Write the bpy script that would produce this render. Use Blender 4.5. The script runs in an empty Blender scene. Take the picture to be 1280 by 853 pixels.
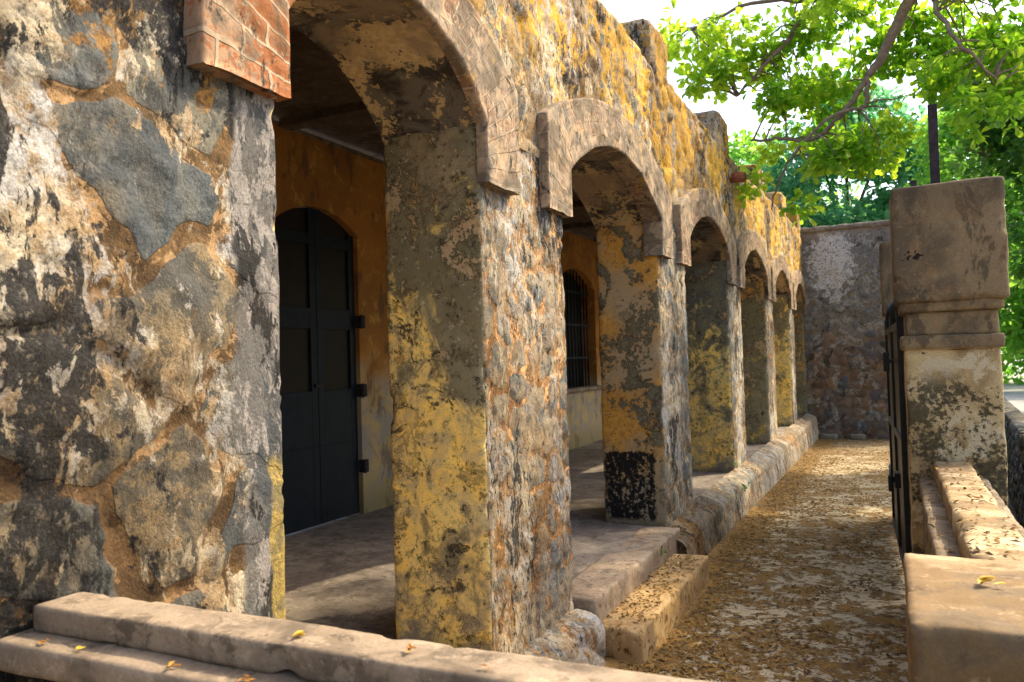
import bpy, math, random
import numpy as np
random.seed(7)
RNG = np.random.default_rng(11)
sc = bpy.context.scene
COL = sc.collection
R = math.radians

# ------------------------------------------------------------------ numpy noise
def _h(ix, iy, iz, s):
    n = (ix * 374761393 + iy * 668265263 + iz * 2147483647 + s * 974634777) & 0xFFFFFFFF
    n = ((n ^ (n >> 13)) * 1274126177) & 0xFFFFFFFF
    n = (n ^ (n >> 16)) & 0xFFFFFF
    return n / float(0xFFFFFF)

def vnoise(p, s=0):
    p = np.asarray(p, float)
    i = np.floor(p).astype(np.int64); f = p - i
    f = f * f * (3 - 2 * f)
    r = 0
    for a in (0, 1):
        wa = f[:, 0] if a else 1 - f[:, 0]
        for b in (0, 1):
            wb = f[:, 1] if b else 1 - f[:, 1]
            for c in (0, 1):
                wc = f[:, 2] if c else 1 - f[:, 2]
                r = r + wa * wb * wc * _h(i[:, 0] + a, i[:, 1] + b, i[:, 2] + c, s)
    return r * 2 - 1

def fbm(p, scale=1.0, octs=4, s=0, gain=.5):
    p = np.asarray(p, float) * scale
    t = 0; a = 1.0; n = 0
    for o in range(octs):
        t = t + a * vnoise(p + 17.3 * o, s + o); n += a
        a *= gain; p = p * 2.03
    return t / n

def stones(y, z, size, s=0, sx=1.0, warp=.25):
    """distance to the stone border (0 at border) and a random per stone, on a plane"""
    q = np.stack([y, z, np.zeros_like(y)], 1)
    y = y + warp * size * fbm(q, 2.2 / size, 3, s + 50)
    z = z + warp * size * fbm(q, 2.2 / size, 3, s + 60)
    u = y / (size * sx); v = z / size
    iu = np.floor(u).astype(np.int64); iv = np.floor(v).astype(np.int64)
    f1 = np.full(u.shape, 9.); f2 = f1.copy(); idr = np.zeros_like(u)
    zz = np.zeros_like(iu)
    for a in (-1, 0, 1):
        for b in (-1, 0, 1):
            cx = iu + a + .12 + .76 * _h(iu + a, iv + b, zz, s)
            cy = iv + b + .12 + .76 * _h(iu + a, iv + b, zz + 7, s + 3)
            d = np.hypot(u - cx, v - cy)
            r = _h(iu + a, iv + b, zz + 3, s + 9)
            m = d < f1
            f2 = np.where(m, f1, np.minimum(f2, d))
            idr = np.where(m, r, idr); f1 = np.where(m, d, f1)
    return f2 - f1, idr

def sstep(a, b, x):
    t = np.clip((x - a) / (b - a), 0, 1)
    return t * t * (3 - 2 * t)

# ------------------------------------------------------------------ object helpers
def tag(o, label=None, cat=None, group=None, kind=None):
    if label: o['label'] = label
    if cat: o['category'] = cat
    if group: o['group'] = group
    if kind: o['kind'] = kind
    return o

def empty(name, loc=(0, 0, 0), label=None, cat=None, group=None):
    o = bpy.data.objects.new(name, None); COL.objects.link(o); o.location = loc
    o.empty_display_size = .1
    return tag(o, label, cat, group)

def mesh_obj(name, verts, faces, mats, parent=None, attrs=None, smooth=True, fmat=None, uv=None):
    me = bpy.data.meshes.new(name)
    me.from_pydata([tuple(v) for v in np.asarray(verts, float).tolist()], [], [tuple(f) for f in faces])
    if not isinstance(mats, (list, tuple)): mats = [mats]
    for m in mats: me.materials.append(m)
    if attrs:
        for k, a in attrs.items():
            at = me.attributes.new(k, 'FLOAT', 'POINT')
            at.data.foreach_set('value', np.asarray(a, np.float32))
    if fmat is not None: me.polygons.foreach_set('material_index', np.asarray(fmat, np.int32))
    if uv is not None:
        l = me.uv_layers.new(name='UVMap')
        vi = np.zeros(len(me.loops), np.int32); me.loops.foreach_get('vertex_index', vi)
        l.data.foreach_set('uv', np.asarray(uv, np.float32)[vi].ravel())
    me.polygons.foreach_set('use_smooth', [smooth] * len(me.polygons))
    me.update()
    o = bpy.data.objects.new(name, me); COL.objects.link(o)
    if parent:
        o.parent = parent
        o.location = (0, 0, 0)
        o.matrix_parent_inverse.identity()
        if tuple(parent.location) != (0, 0, 0):
            v = np.asarray(verts, float)
            co = (v - np.array(parent.location)).astype(np.float32)
            me.vertices.foreach_set('co', co.ravel()); me.update()
    return o

def box_shell(x0, x1, y0, y1, z0, z1, res):
    """subdivided box, shared verts. returns verts, faces"""
    idx = {}; V = []; Fc = []
    nx, ny, nz = [max(1, int(round((b - a) / res))) for a, b in ((x0, x1), (y0, y1), (z0, z1))]
    def vid(i, j, k):
        key = (i, j, k)
        if key not in idx:
            idx[key] = len(V)
            V.append((x0 + (x1 - x0) * i / nx, y0 + (y1 - y0) * j / ny, z0 + (z1 - z0) * k / nz))
        return idx[key]
    for j in range(ny):
        for k in range(nz):
            Fc.append((vid(0, j, k), vid(0, j, k + 1), vid(0, j + 1, k + 1), vid(0, j + 1, k)))
            Fc.append((vid(nx, j, k), vid(nx, j + 1, k), vid(nx, j + 1, k + 1), vid(nx, j, k + 1)))
    for i in range(nx):
        for k in range(nz):
            Fc.append((vid(i, 0, k), vid(i + 1, 0, k), vid(i + 1, 0, k + 1), vid(i, 0, k + 1)))
            Fc.append((vid(i, ny, k), vid(i, ny, k + 1), vid(i + 1, ny, k + 1), vid(i + 1, ny, k)))
    for i in range(nx):
        for j in range(ny):
            Fc.append((vid(i, j, 0), vid(i, j + 1, 0), vid(i + 1, j + 1, 0), vid(i + 1, j, 0)))
            Fc.append((vid(i, j, nz), vid(i + 1, j, nz), vid(i + 1, j + 1, nz), vid(i, j + 1, nz)))
    return np.array(V), Fc

def rounded(V, b, r, amp=.004, sc_=9., s=0, extra=None):
    """round a box shell's edges and roughen it. b = x0,x1,y0,y1,z0,z1"""
    lo = np.array([b[0], b[2], b[4]]) + r; hi = np.array([b[1], b[3], b[5]]) - r
    c = np.clip(V, lo, hi)
    # pull verts inside the r band too
    d = V - c; n = np.linalg.norm(d, axis=1, keepdims=True); n[n == 0] = 1
    dr = d / n
    rr = r * (1 + .5 * fbm(V, 5, 3, s + 5))[:, None]
    lo0 = np.array([b[0], b[2], b[4]]); hi0 = np.array([b[1], b[3], b[5]])
    ed = np.sort(np.minimum(V - lo0, hi0 - V), axis=1)[:, 1]
    cs = min(1., .25 + r * 35)
    chip = sstep(.045, .0, ed) * np.maximum(0, fbm(V, 6.5, 4, s + 21, .6) - .12) * .085 * cs
    P = c + dr * np.minimum(rr, r * 1.0) + dr * (amp * fbm(V, sc_, 4, s) - chip)[:, None]
    if extra is not None: P = P + dr * extra[:, None]
    return P, dr

def rough_box(name, b, mat, parent=None, r=.012, amp=.005, res=.04, s=0, sc_=7., yaw=0, sx=None):
    V, Fc = box_shell(*b, res)
    P, d = rounded(V, b, r, amp, sc_, s)
    if yaw:
        cx, cy = (b[0] + b[1]) / 2, (b[2] + b[3]) / 2
        X, Y = P[:, 0] - cx, P[:, 1] - cy
        P[:, 0] = cx + X * math.cos(yaw) - Y * math.sin(yaw); P[:, 1] = cy + X * math.sin(yaw) + Y * math.cos(yaw)
    return mesh_obj(name, P, Fc, mat, parent)

def grid_faces(nu, nv, base=0, flip=False):
    out = []
    for i in range(nu - 1):
        for j in range(nv - 1):
            a = base + i * nv + j
            q = (a, a + nv, a + nv + 1, a + 1)
            out.append(q[::-1] if flip else q)
    return out

def tube(points, radii, seg=8, cap=True):
    pts = [np.array(p, float) for p in points]
    V = []; F = []; n = len(pts)
    up = np.array([.31, .17, .93])
    for i, p in enumerate(pts):
        t = pts[min(i + 1, n - 1)] - pts[max(i - 1, 0)]; t /= (np.linalg.norm(t) + 1e-9)
        a = np.cross(t, up); a /= (np.linalg.norm(a) + 1e-9); b = np.cross(t, a)
        for k in range(seg):
            an = 2 * math.pi * k / seg
            V.append(p + radii[i] * (math.cos(an) * a + math.sin(an) * b))
    for i in range(n - 1):
        for k in range(seg):
            k2 = (k + 1) % seg
            F.append((i * seg + k, i * seg + k2, (i + 1) * seg + k2, (i + 1) * seg + k))
    if cap:
        F.append(tuple(range(seg))[::-1]); F.append(tuple((n - 1) * seg + k for k in range(seg)))
    return V, F

class MB:
    def __init__(s): s.V = []; s.F = []
    def add(s, V, F):
        o = len(s.V); s.V += [tuple(v) for v in V]; s.F += [tuple(i + o for i in f) for f in F]; return s
    def box(s, x0, x1, y0, y1, z0, z1):
        V = [(x, y, z) for x in (x0, x1) for y in (y0, y1) for z in (z0, z1)]
        return s.add(V, [(0, 1, 3, 2), (4, 6, 7, 5), (0, 4, 5, 1), (2, 3, 7, 6), (0, 2, 6, 4), (1, 5, 7, 3)])
    def tube(s, p, r, seg=8): return s.add(*tube(p, r, seg))
    def build(s, name, mat, parent=None, smooth=False, bevel=0):
        o = mesh_obj(name, s.V, s.F, mat, parent, smooth=smooth)
        if bevel:
            m = o.modifiers.new('b', 'BEVEL'); m.width = bevel; m.segments = 2; m.limit_method = 'ANGLE'
        return o

# ------------------------------------------------------------------ materials
class Mat:
    def __init__(s, name, rough=.85, bump=.4, bdist=.01, off=(0, 0, 0)):
        s.m = bpy.data.materials.new(name); s.m.use_nodes = True
        s.nt = s.m.node_tree; s.n = s.nt.nodes; s.l = s.nt.links
        s.bsdf = s.n['Principled BSDF']; s.bsdf.inputs['Roughness'].default_value = rough
        s.bsdf.inputs['Specular IOR Level'].default_value = .25
        g = s.n.new('ShaderNodeNewGeometry')
        a = s.n.new('ShaderNodeVectorMath'); a.operation = 'ADD'; a.inputs[1].default_value = off
        s.l.new(g.outputs['Position'], a.inputs[0]); s.P = a.outputs[0]
        sp = s.n.new('ShaderNodeSeparateXYZ'); s.l.new(g.outputs['Position'], sp.inputs[0])
        s.X, s.Y, s.Z = sp.outputs; s.N = g.outputs['Normal']
        s.b = (bump, bdist)
    def scaled(s, v):
        a = s.n.new('ShaderNodeVectorMath'); a.operation = 'MULTIPLY'; a.inputs[1].default_value = v
        s.l.new(s.P, a.inputs[0]); return a.outputs[0]
    def put(s, sock, v):
        if isinstance(v, (int, float)): sock.default_value = v
        elif isinstance(v, (tuple, list)):
            sock.default_value = tuple(v) + ((1,) if len(v) == 3 and len(sock.default_value) == 4 else ())
        else: s.l.new(v, sock)
    def noise(s, scale, det=6, rough=.6, dist=0., vec=None):
        t = s.n.new('ShaderNodeTexNoise'); s.l.new(vec or s.P, t.inputs['Vector'])
        t.inputs['Scale'].default_value = scale; t.inputs['Detail'].default_value = det
        t.inputs['Roughness'].default_value = rough; t.inputs['Distortion'].default_value = dist
        return t.outputs[0]
    def vor(s, scale, feature='DISTANCE_TO_EDGE', vec=None, out=0):
        t = s.n.new('ShaderNodeTexVoronoi'); t.feature = feature; s.l.new(vec or s.P, t.inputs['Vector'])
        t.inputs['Scale'].default_value = scale; return t.outputs[out]
    def warp(s, amt=.1, scale=3):
        t = s.n.new('ShaderNodeTexNoise'); s.l.new(s.P, t.inputs['Vector']); t.inputs['Scale'].default_value = scale
        t.inputs['Detail'].default_value = 4
        a = s.n.new('ShaderNodeVectorMath'); a.operation = 'SUBTRACT'; s.l.new(t.outputs['Color'], a.inputs[0]); a.inputs[1].default_value = (.5, .5, .5)
        b = s.n.new('ShaderNodeVectorMath'); b.operation = 'SCALE'; s.l.new(a.outputs[0], b.inputs[0]); b.inputs['Scale'].default_value = amt * 2
        c = s.n.new('ShaderNodeVectorMath'); c.operation = 'ADD'; s.l.new(b.outputs[0], c.inputs[0]); s.l.new(s.P, c.inputs[1])
        return c.outputs[0]
    def attr(s, name):
        t = s.n.new('ShaderNodeAttribute'); t.attribute_name = name; return t.outputs['Fac']
    def map(s, f, a, b, c=0., d=1.):
        t = s.n.new('ShaderNodeMapRange'); t.interpolation_type = 'SMOOTHSTEP' if (c, d) == (0., 1.) or (c, d) == (1., 0.) else 'LINEAR'
        s.put(t.inputs[0], f)
        for k, v in zip((1, 2, 3, 4), (a, b, c, d)): t.inputs[k].default_value = v
        return t.outputs[0]
    def math(s, op, a, b=0.):
        t = s.n.new('ShaderNodeMath'); t.operation = op; s.put(t.inputs[0], a); s.put(t.inputs[1], b); return t.outputs[0]
    def mul(s, *a):
        r = a[0]
        for x in a[1:]: r = s.math('MULTIPLY', r, x)
        return r
    def add(s, a, b): return s.math('ADD', a, b)
    def mix(s, f, a, b, mode='MIX'):
        t = s.n.new('ShaderNodeMix'); t.data_type = 'RGBA'; t.blend_type = mode
        s.put(t.inputs[0], f); s.put(t.inputs[6], a); s.put(t.inputs[7], b); return t.outputs[2]
    def ramp(s, f, stops, interp='LINEAR'):
        t = s.n.new('ShaderNodeValToRGB'); s.put(t.inputs[0], f); cr = t.color_ramp; cr.interpolation = interp
        while len(cr.elements) < len(stops): cr.elements.new(.5)
        for e, (p, c) in zip(cr.elements, stops): e.position = p; e.color = tuple(c) + (1,)
        return t.outputs[0]
    def punch(s, col, g=1.3, k=1.45):
        a = s.n.new('ShaderNodeGamma'); s.put(a.inputs[0], col); a.inputs[1].default_value = g
        return s.mix(1., a.outputs[0], (k, k, k), 'MULTIPLY')
    def out(s, color, height=None, rough=None):
        s.put(s.bsdf.inputs['Base Color'], color)
        if height is not None:
            b = s.n.new('ShaderNodeBump'); b.inputs['Strength'].default_value = s.b[0]; b.inputs['Distance'].default_value = s.b[1]
            s.l.new(height, b.inputs['Height']); s.l.new(b.outputs[0], s.bsdf.inputs['Normal'])
        if rough is not None: s.put(s.bsdf.inputs['Roughness'], rough)
        return s.m

def flat(name, c, rough=.6, metal=0, var=.25, scale=14):
    M = Mat(name, rough, .25, .004)
    n = M.noise(scale, 6, .65); n2 = M.noise(scale * .15, 3)
    col = M.mix(M.map(n, .3, .7), [x * (1 - var) for x in c], [x * (1 + var) for x in c])
    col = M.mix(M.map(n2, .35, .65, 0., .35), col, [x * .7 for x in c])
    M.bsdf.inputs['Metallic'].default_value = metal
    return M.out(col, n)

def zq(cov):
    """noise threshold (in standard deviations) that leaves the share cov above it"""
    return float(np.interp(cov, [0, .02, .05, .1, .2, .3, .4, .5, .6, .7, .8, .9, 1], [4, 2.05, 1.64, 1.28, .84, .52, .25, 0, -.25, -.52, -.84, -1.28, -4]))

def rubble(name, cream=.3, black=.2, mortar=(.28, .165, .085), lichen=0., lz=(2.6, 3.5), off=(0, 0, 0),
           ochre=.15, mortar_cov=.7, dark=1., pink=0., fs=1., jit=2.2, sf=.012, quoin=False, zst=.45, spk=1., pk=(1.3, 1.45), psc=1.):
    """weathered rubble masonry: stones from the mesh attributes 'mort' and 'cellr'; cream, black, ochre, lichen are shares of the surface"""
    M = Mat(name, .9, 1., .014, off)
    mort = M.attr('mort'); cell = M.attr('cellr')
    w = M.warp(.05, 9)
    n1 = M.noise(2.3, 6, .6, .4); n2 = M.noise(8 * fs, 9, .7, .5); n3 = M.noise(34 * fs, 8, .72); n4 = M.noise(120 * fs, 4, .7)
    def patch(cov, sa, sb, zs=1., soft=None, d=.6):
        zs = zst if zs < .5 else zs
        soft = soft or sf
        a = M.noise(sa * psc, 4, .55, d, M.scaled((1, 1, zs))); b = M.noise(sb * psc, 9, .74, d * .6, M.scaled((1.1, 1.05, zs)))
        q = M.add(M.mul(a, .5), M.mul(b, .5)); z = .5 + .052 * zq(cov)
        return M.map(q, z - soft, z + soft)
    t = M.add(M.mul(cell, .7), M.mul(n1, .5))
    d = dark
    st = M.ramp(t, [(0., (.07 * d, .07 * d, .068 * d)), (.25, (.19 * d, .19 * d, .175 * d)), (.42, (.27 * d, .25 * d, .2 * d)), (.55, (.15 * d, .165 * d, .17 * d)),
                    (.7, (.34 * d, .27 * d, .17 * d)), (.85, (.2 * d, .21 * d, .205 * d)), (1., (.33 * d, .21 * d, .10 * d))])
    st = M.mix(patch(.42, 7 * fs, 26 * fs), st, M.mix(.6, st, (.09 * d, .10 * d, .105 * d)))
    if pink: st = M.mix(M.mul(patch(.5, 4 * fs, 15 * fs), pink), st, (.38 * d, .28 * d, .17 * d))
    # mortar, broken and smeared
    mo = M.mix(M.map(n2, .4, .6), mortar, [c * .6 for c in mortar])
    mo = M.mix(patch(.25, 6 * fs, 24 * fs), mo, [min(1, c * 1.5 + .04) for c in mortar])
    mm = M.map(M.add(mort, M.mul(M.math('SUBTRACT', n2, .5), jit)), .38, .58)
    mm = M.mul(mm, patch(mortar_cov, 2.6, 11, soft=.02))
    col = M.mix(mm, st, mo)
    oc = patch(ochre, 2.0, 9 * fs, .8)
    col = M.mix(M.mul(oc, .8), col, M.mix(M.map(n3, .42, .58), (.44, .26, .075), (.22, .12, .035)))
    # lime wash left on the surface, pitted
    cr = M.mul(patch(cream, 2.8, 12 * fs, .45), M.map(n3, .36, .46, .25, 1.))
    crc = M.mix(M.map(n1, .4, .6), (.60, .53, .40), (.50, .49, .47))
    crc = M.mix(M.map(n2, .46, .6), crc, (.46, .35, .22))
    col = M.mix(M.mul(cr, .9), col, crc)
    # black biofilm
    bl = M.mul(patch(black, 2.4, 15 * fs, .4), M.map(n3, .34, .46))
    col = M.mix(M.mul(bl, .93), col, M.mix(M.map(n4, .4, .65), (.016, .016, .017), (.09, .088, .085)))
    sp = M.mul(M.map(M.noise(24 * fs, 9, .78, .2, M.scaled((1, 1, .6))), .57, .60), .85 * spk)
    col = M.mix(sp, col, (.03, .028, .026))
    wp = M.mul(M.map(M.noise(21 * fs, 9, .78, .2, M.scaled((1.07, 1, .5))), .60, .63), .8 * spk)
    col = M.mix(wp, col, (.58, .54, .47))
    if lichen:
        li = M.mul(patch(lichen, 2.1, 12, .7), M.map(M.add(M.Z, M.mul(M.math('SUBTRACT', n1, .5), 2.)), lz[0], lz[1]), M.map(n3, .36, .47))
        lc = M.mix(M.map(n2, .42, .58), (.72, .42, .02), (.56, .36, .05))
        lc = M.mix(M.map(n3, .5, .62), lc, (.72, .52, .13))
        col = M.mix(M.mul(li, .9), col, lc)
    gr_ = M.mul(M.map(M.noise(.9, 5, .6, .4), .44, .60), .55)
    col = M.mix(gr_, col, M.mix(1., col, (.42, .36, .27), 'MULTIPLY'))
    if quoin:   # the pier's corner is finished in smooth grey render, yellow near the foot
        yy = M.add(M.Y, M.mul(M.math('SUBTRACT', n1, .5), .22))
        qc = M.mix(patch(.5, 5, 18, .6), (.20, .19, .175), (.12, .125, .125))
        qc = M.mix(patch(.3, 7, 30, .5), qc, (.36, .33, .30))
        qc = M.mix(patch(.16, 6, 26, .5), qc, (.04, .038, .036))
        col = M.mix(M.mul(M.map(yy, 1.60, 1.63), .92), col, qc)
        yl = M.mix(patch(.4, 6, 20), (.40, .31, .12), (.28, .235, .13))
        col = M.mix(M.mul(M.map(yy, 1.715, 1.73), M.map(M.add(M.Z, M.mul(n1, .5)), 1.62, 1.55)), col, yl)
    col = M.mix(M.map(n4, .38, .62, 0., .5), col, M.mix(.55, col, (.02, .016, .012)))
    col = M.punch(col, *pk)
    h = M.add(M.mul(n2, .8), M.add(M.mul(n3, .9), M.add(M.mul(n4, .3), M.mul(mm, -.25))))
    h = M.add(h, M.add(M.mul(cr, .12), M.mul(bl, -.1)))
    return M.out(col, h)

def plaster(name, yellow=.5, zmid=1.6, low=(.52, .37, .10), up=(.19, .15, .09), off=(0, 0, 0), tan=.5, moss=.5, blackbox=None, dark=1.):
    M = Mat(name, .88, .55, .008, off)
    n1 = M.noise(1.7, 6, .55, .6); n2 = M.noise(6.5, 9, .68, .9); n3 = M.noise(27, 8, .72, .3); n4 = M.noise(110, 4, .7)
    st = M.noise(6, 9, .7, .7, M.scaled((1, 1, .35)))
    zb = M.add(M.Z, M.mul(M.math('SUBTRACT', n1, .5), 2.2))
    zb = M.add(zb, M.mul(M.math('SUBTRACT', n2, .5), 3.2))
    lowc = M.mix(M.map(n2, .35, .62), low, [c * .72 for c in (low[0] * .9, low[1], low[2] * 1.8)])
    lowc = M.mix(M.map(M.noise(4.2, 8, .68, .8, M.scaled((1, 1, .4))), .53, .57), lowc, (.78, .60, .24))
    lowc = M.mix(M.mul(M.map(n3, .54, .6), .5), lowc, (.30, .24, .10))
    lowc = M.mix(M.map(M.noise(2.6, 6, .6, .8), .5 - .2 * (1 - yellow), .62 - .15 * (1 - yellow)), lowc, (.27, .24, .155))
    upc = M.mix(M.map(n2, .35, .65), up, [c * 1.7 for c in up])
    upc = M.mix(M.map(n1, .45, .6), upc, (.215 * dark, .185 * dark, .11 * dark))
    col = M.mix(M.map(zb, zmid - .3, zmid + .3), lowc, upc)
    # peeled patches showing warm render
    pk = M.map(M.add(M.mul(M.noise(3.2, 4, .5, .9), .6), M.mul(n3, .4)), .60 - .12 * tan, .62 - .12 * tan)
    pc = M.mix(M.map(n3, .35, .65), (.66, .38, .09), (.46, .24, .05))
    pc = M.mix(M.map(n1, .4, .6), pc, (.44, .33, .2))
    col = M.mix(M.mul(pk, .92, M.map(M.Z, zmid - .9, zmid - .1)), col, pc)
    edge = M.mul(M.map(M.add(M.mul(M.noise(3.2, 4, .5, .9), .6), M.mul(n3, .4)), .56 - .12 * tan, .60 - .12 * tan), M.math('SUBTRACT', 1., pk))
    col = M.mix(M.mul(edge, .55), col, (.06, .045, .02))
    # grey green growth
    gr = M.map(M.add(M.mul(st, .55), M.mul(n2, .5)), .60 - .12 * moss, .66 - .1 * moss)
    col = M.mix(M.mul(gr, .62), col, M.mix(M.map(n3, .4, .6), (.13, .105, .05), (.21, .18, .115)))
    # dark crawling marks
    vv = M.noise(3.4, 3, .5, 2.2)
    li = M.math('ABSOLUTE', M.math('SUBTRACT', vv, .5))
    li = M.mul(M.map(M.add(li, M.mul(M.math('SUBTRACT', n2, .5), .25)), .03, .012), M.map(M.noise(2.1, 3), .54, .6), M.map(n3, .42, .5))
    col = M.mix(M.mul(li, .85), col, (.055, .052, .035))
    col = M.mix(M.mul(M.map(M.noise(23, 8, .78), .57, .61), .85), col, (.06, .052, .03))
    col = M.mix(M.mul(M.map(M.noise(29, 8, .78), .60, .63), .6), col, (.55, .5, .36))
    # pale bloom, then a darker foot, towards the ground
    col = M.mix(M.mul(M.map(M.Z, .75, .35), M.map(n2, .42, .6), .7), col, (.28, .25, .2))
    col = M.mix(M.mul(M.map(M.add(M.Z, M.mul(n2, .25)), .52, .38), .6), col, (.06, .055, .04))
    if blackbox:
        y0, y1, zt = blackbox
        jt = M.mul(M.math('SUBTRACT', M.add(M.mul(n2, .5), M.mul(n3, .5)), .5), .22)
        xx = M.add(M.X, jt)
        m = M.mul(M.map(M.add(M.Z, jt), zt + .012, zt - .012), M.map(xx, y0 - .01, y0 + .01), M.map(xx, y1 + .01, y1 - .01), M.map(M.Z, .32, .36))
        m = M.mul(m, M.map(M.add(M.mul(n3, .5), M.mul(st, .5)), .555, .52))
        col = M.mix(M.mul(m, .97), col, M.mix(M.map(n3, .5, .7), (.012, .012, .013), (.06, .06, .06)))
    col = M.mix(M.map(n4, .35, .65, 0., .35), col, M.mix(.5, col, (.02, .017, .01)))
    h = M.add(M.mul(n2, .5), M.add(M.mul(n3, .5), M.add(M.mul(n4, .2), M.mul(pk, -.35))))
    return M.out(M.punch(col, 1.25, 1.38), h)

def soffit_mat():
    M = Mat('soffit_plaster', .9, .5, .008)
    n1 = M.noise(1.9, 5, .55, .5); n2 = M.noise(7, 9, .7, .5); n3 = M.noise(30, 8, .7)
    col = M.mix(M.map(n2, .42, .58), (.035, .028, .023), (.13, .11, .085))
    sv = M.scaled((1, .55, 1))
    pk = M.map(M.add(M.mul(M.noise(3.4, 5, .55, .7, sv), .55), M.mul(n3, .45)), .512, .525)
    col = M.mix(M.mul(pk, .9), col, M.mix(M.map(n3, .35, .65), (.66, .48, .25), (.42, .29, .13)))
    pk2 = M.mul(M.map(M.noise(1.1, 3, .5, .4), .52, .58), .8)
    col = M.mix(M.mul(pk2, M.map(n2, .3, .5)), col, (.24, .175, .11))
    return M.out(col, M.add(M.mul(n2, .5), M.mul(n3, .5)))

def brick_mat(name, worn=.6, base=(.38, .135, .045)):
    M = Mat(name, .88, .9, .012)
    uv = M.n.new('ShaderNodeUVMap'); uv.uv_map = 'UVMap'
    wn = M.n.new('ShaderNodeTexNoise'); M.l.new(M.P, wn.inputs['Vector']); wn.inputs['Scale'].default_value = 7
    a = M.n.new('ShaderNodeVectorMath'); a.operation = 'MULTIPLY_ADD'; M.l.new(wn.outputs['Color'], a.inputs[0])
    a.inputs[1].default_value = (.028, .028, 0); M.l.new(uv.outputs[0], a.inputs[2])
    b = M.n.new('ShaderNodeTexBrick'); M.l.new(a.outputs[0], b.inputs['Vector'])
    b.inputs['Scale'].default_value = 1; b.inputs['Brick Width'].default_value = .2; b.inputs['Row Height'].default_value = .078
    b.inputs['Mortar Size'].default_value = .0075; b.inputs['Mortar Smooth'].default_value = .35; b.inputs['Bias'].default_value = 0
    b.inputs['Color1'].default_value = tuple(base) + (1,); b.inputs['Color2'].default_value = (base[0] * .62, base[1] * .75, base[2] * .9, 1)
    b.inputs['Mortar'].default_value = (.36, .30, .22, 1)
    n2 = M.noise(9, 9, .7, .4); n3 = M.noise(36, 8, .72); n1 = M.noise(2.4, 6, .6)
    col = M.mix(M.map(n2, .4, .7, 0., .5), b.outputs['Color'], (.42, .24, .12))
    w = M.map(M.add(M.mul(n1, .45), M.mul(n3, .55)), .56 - .115 * worn, .58 - .10 * worn)
    col = M.mix(M.mul(w, min(.95, .55 + .42 * worn)), col, M.mix(M.map(n2, .4, .6), (.37, .275, .18), (.22, .185, .14)))
    col = M.mix(M.mul(M.map(M.noise(5, 8, .7, .5), .50, .56), .7), col, (.13, .105, .075))
    col = M.mix(M.mul(M.map(M.noise(14, 8, .75, .3, M.scaled((1, 1, .5))), .56, .63), .85), col, (.03, .027, .024))
    col = M.mix(M.mul(M.map(M.noise(4, 8, .72, .4), .56, .64), .6, M.map(M.Z, 2.5, 3.0)), col, (.52, .33, .06))
    col = M.punch(col, 1.25, 1.35)
    h = M.add(M.mul(b.outputs['Fac'], -.8), M.add(M.mul(n2, .6), M.mul(n3, .5)))
    return M.out(col, h)

def concrete(name, c=(.36, .31, .25), c2=(.27, .21, .16), stain=.4, off=(0, 0, 0), litter=0., warm=0., bump=.35, bands=0.):
    M = Mat(name, .85, bump, .006, off)
    n1 = M.noise(2.1, 7, .6, .3); n2 = M.noise(8, 9, .66, .4); n3 = M.noise(40, 7, .7); n4 = M.noise(160, 3, .6)
    col = M.mix(M.map(n1, .35, .65), c, c2)
    col = M.mix(M.map(n2, .42, .68, 0., .6), col, [x * .62 for x in c2])
    col = M.mix(M.mul(M.map(n3, .55, .72), .5), col, [min(1, x * 1.5) for x in c])
    col = M.mix(M.mul(M.map(M.add(M.mul(n2, .6), M.mul(M.noise(1.2, 4), .4)), .56 - .08 * stain, .64 - .06 * stain), stain), col, (.05, .042, .03))
    col = M.mix(M.mul(M.map(M.noise(3.4, 9, .72, .4), .52, .60), .5), col, [x * .55 for x in c2])
    if bands:
        bd = M.noise(2.4, 7, .62, .3, M.scaled((.5, 1.3, .5)))
        col = M.mix(M.mul(M.map(bd, .49, .52), bands), col, [x * .42 for x in c2])
        col = M.mix(M.mul(M.map(bd, .44, .41), bands * .8), col, (.62, .52, .36))
    col = M.mix(M.mul(M.map(M.noise(15, 9, .76, .3), .56, .60), .6), col, (.075, .06, .042))
    col = M.mix(M.mul(M.map(M.noise(13, 9, .76, .3), .565, .60), .45), col, [min(1, x * 1.35) for x in c])
    pit = M.map(M.noise(70, 6, .8), .62, .66)
    col = M.mix(M.mul(pit, .7), col, (.05, .04, .03))
    if warm: col = M.mix(M.mul(M.map(n2, .38, .6), warm), col, (.50, .31, .12))
    if litter:
        lt = M.mul(M.map(M.noise(16, 9, .78, .3), .60 - .13 * litter, .63 - .13 * litter), M.map(M.N_up(), .6, .9) if False else 1.)
        col = M.mix(lt, col, M.mix(M.map(n3, .4, .6), (.20, .11, .03), (.08, .045, .015)))
    col = M.mix(M.map(n4, .35, .65, 0., .3), col, [x * .5 for x in c2])
    return M.out(M.punch(col, 1.2, 1.25), M.add(M.add(M.mul(n2, .6), M.mul(pit, -.4)), M.add(M.mul(n3, .6), M.mul(n4, .25))))

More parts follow.
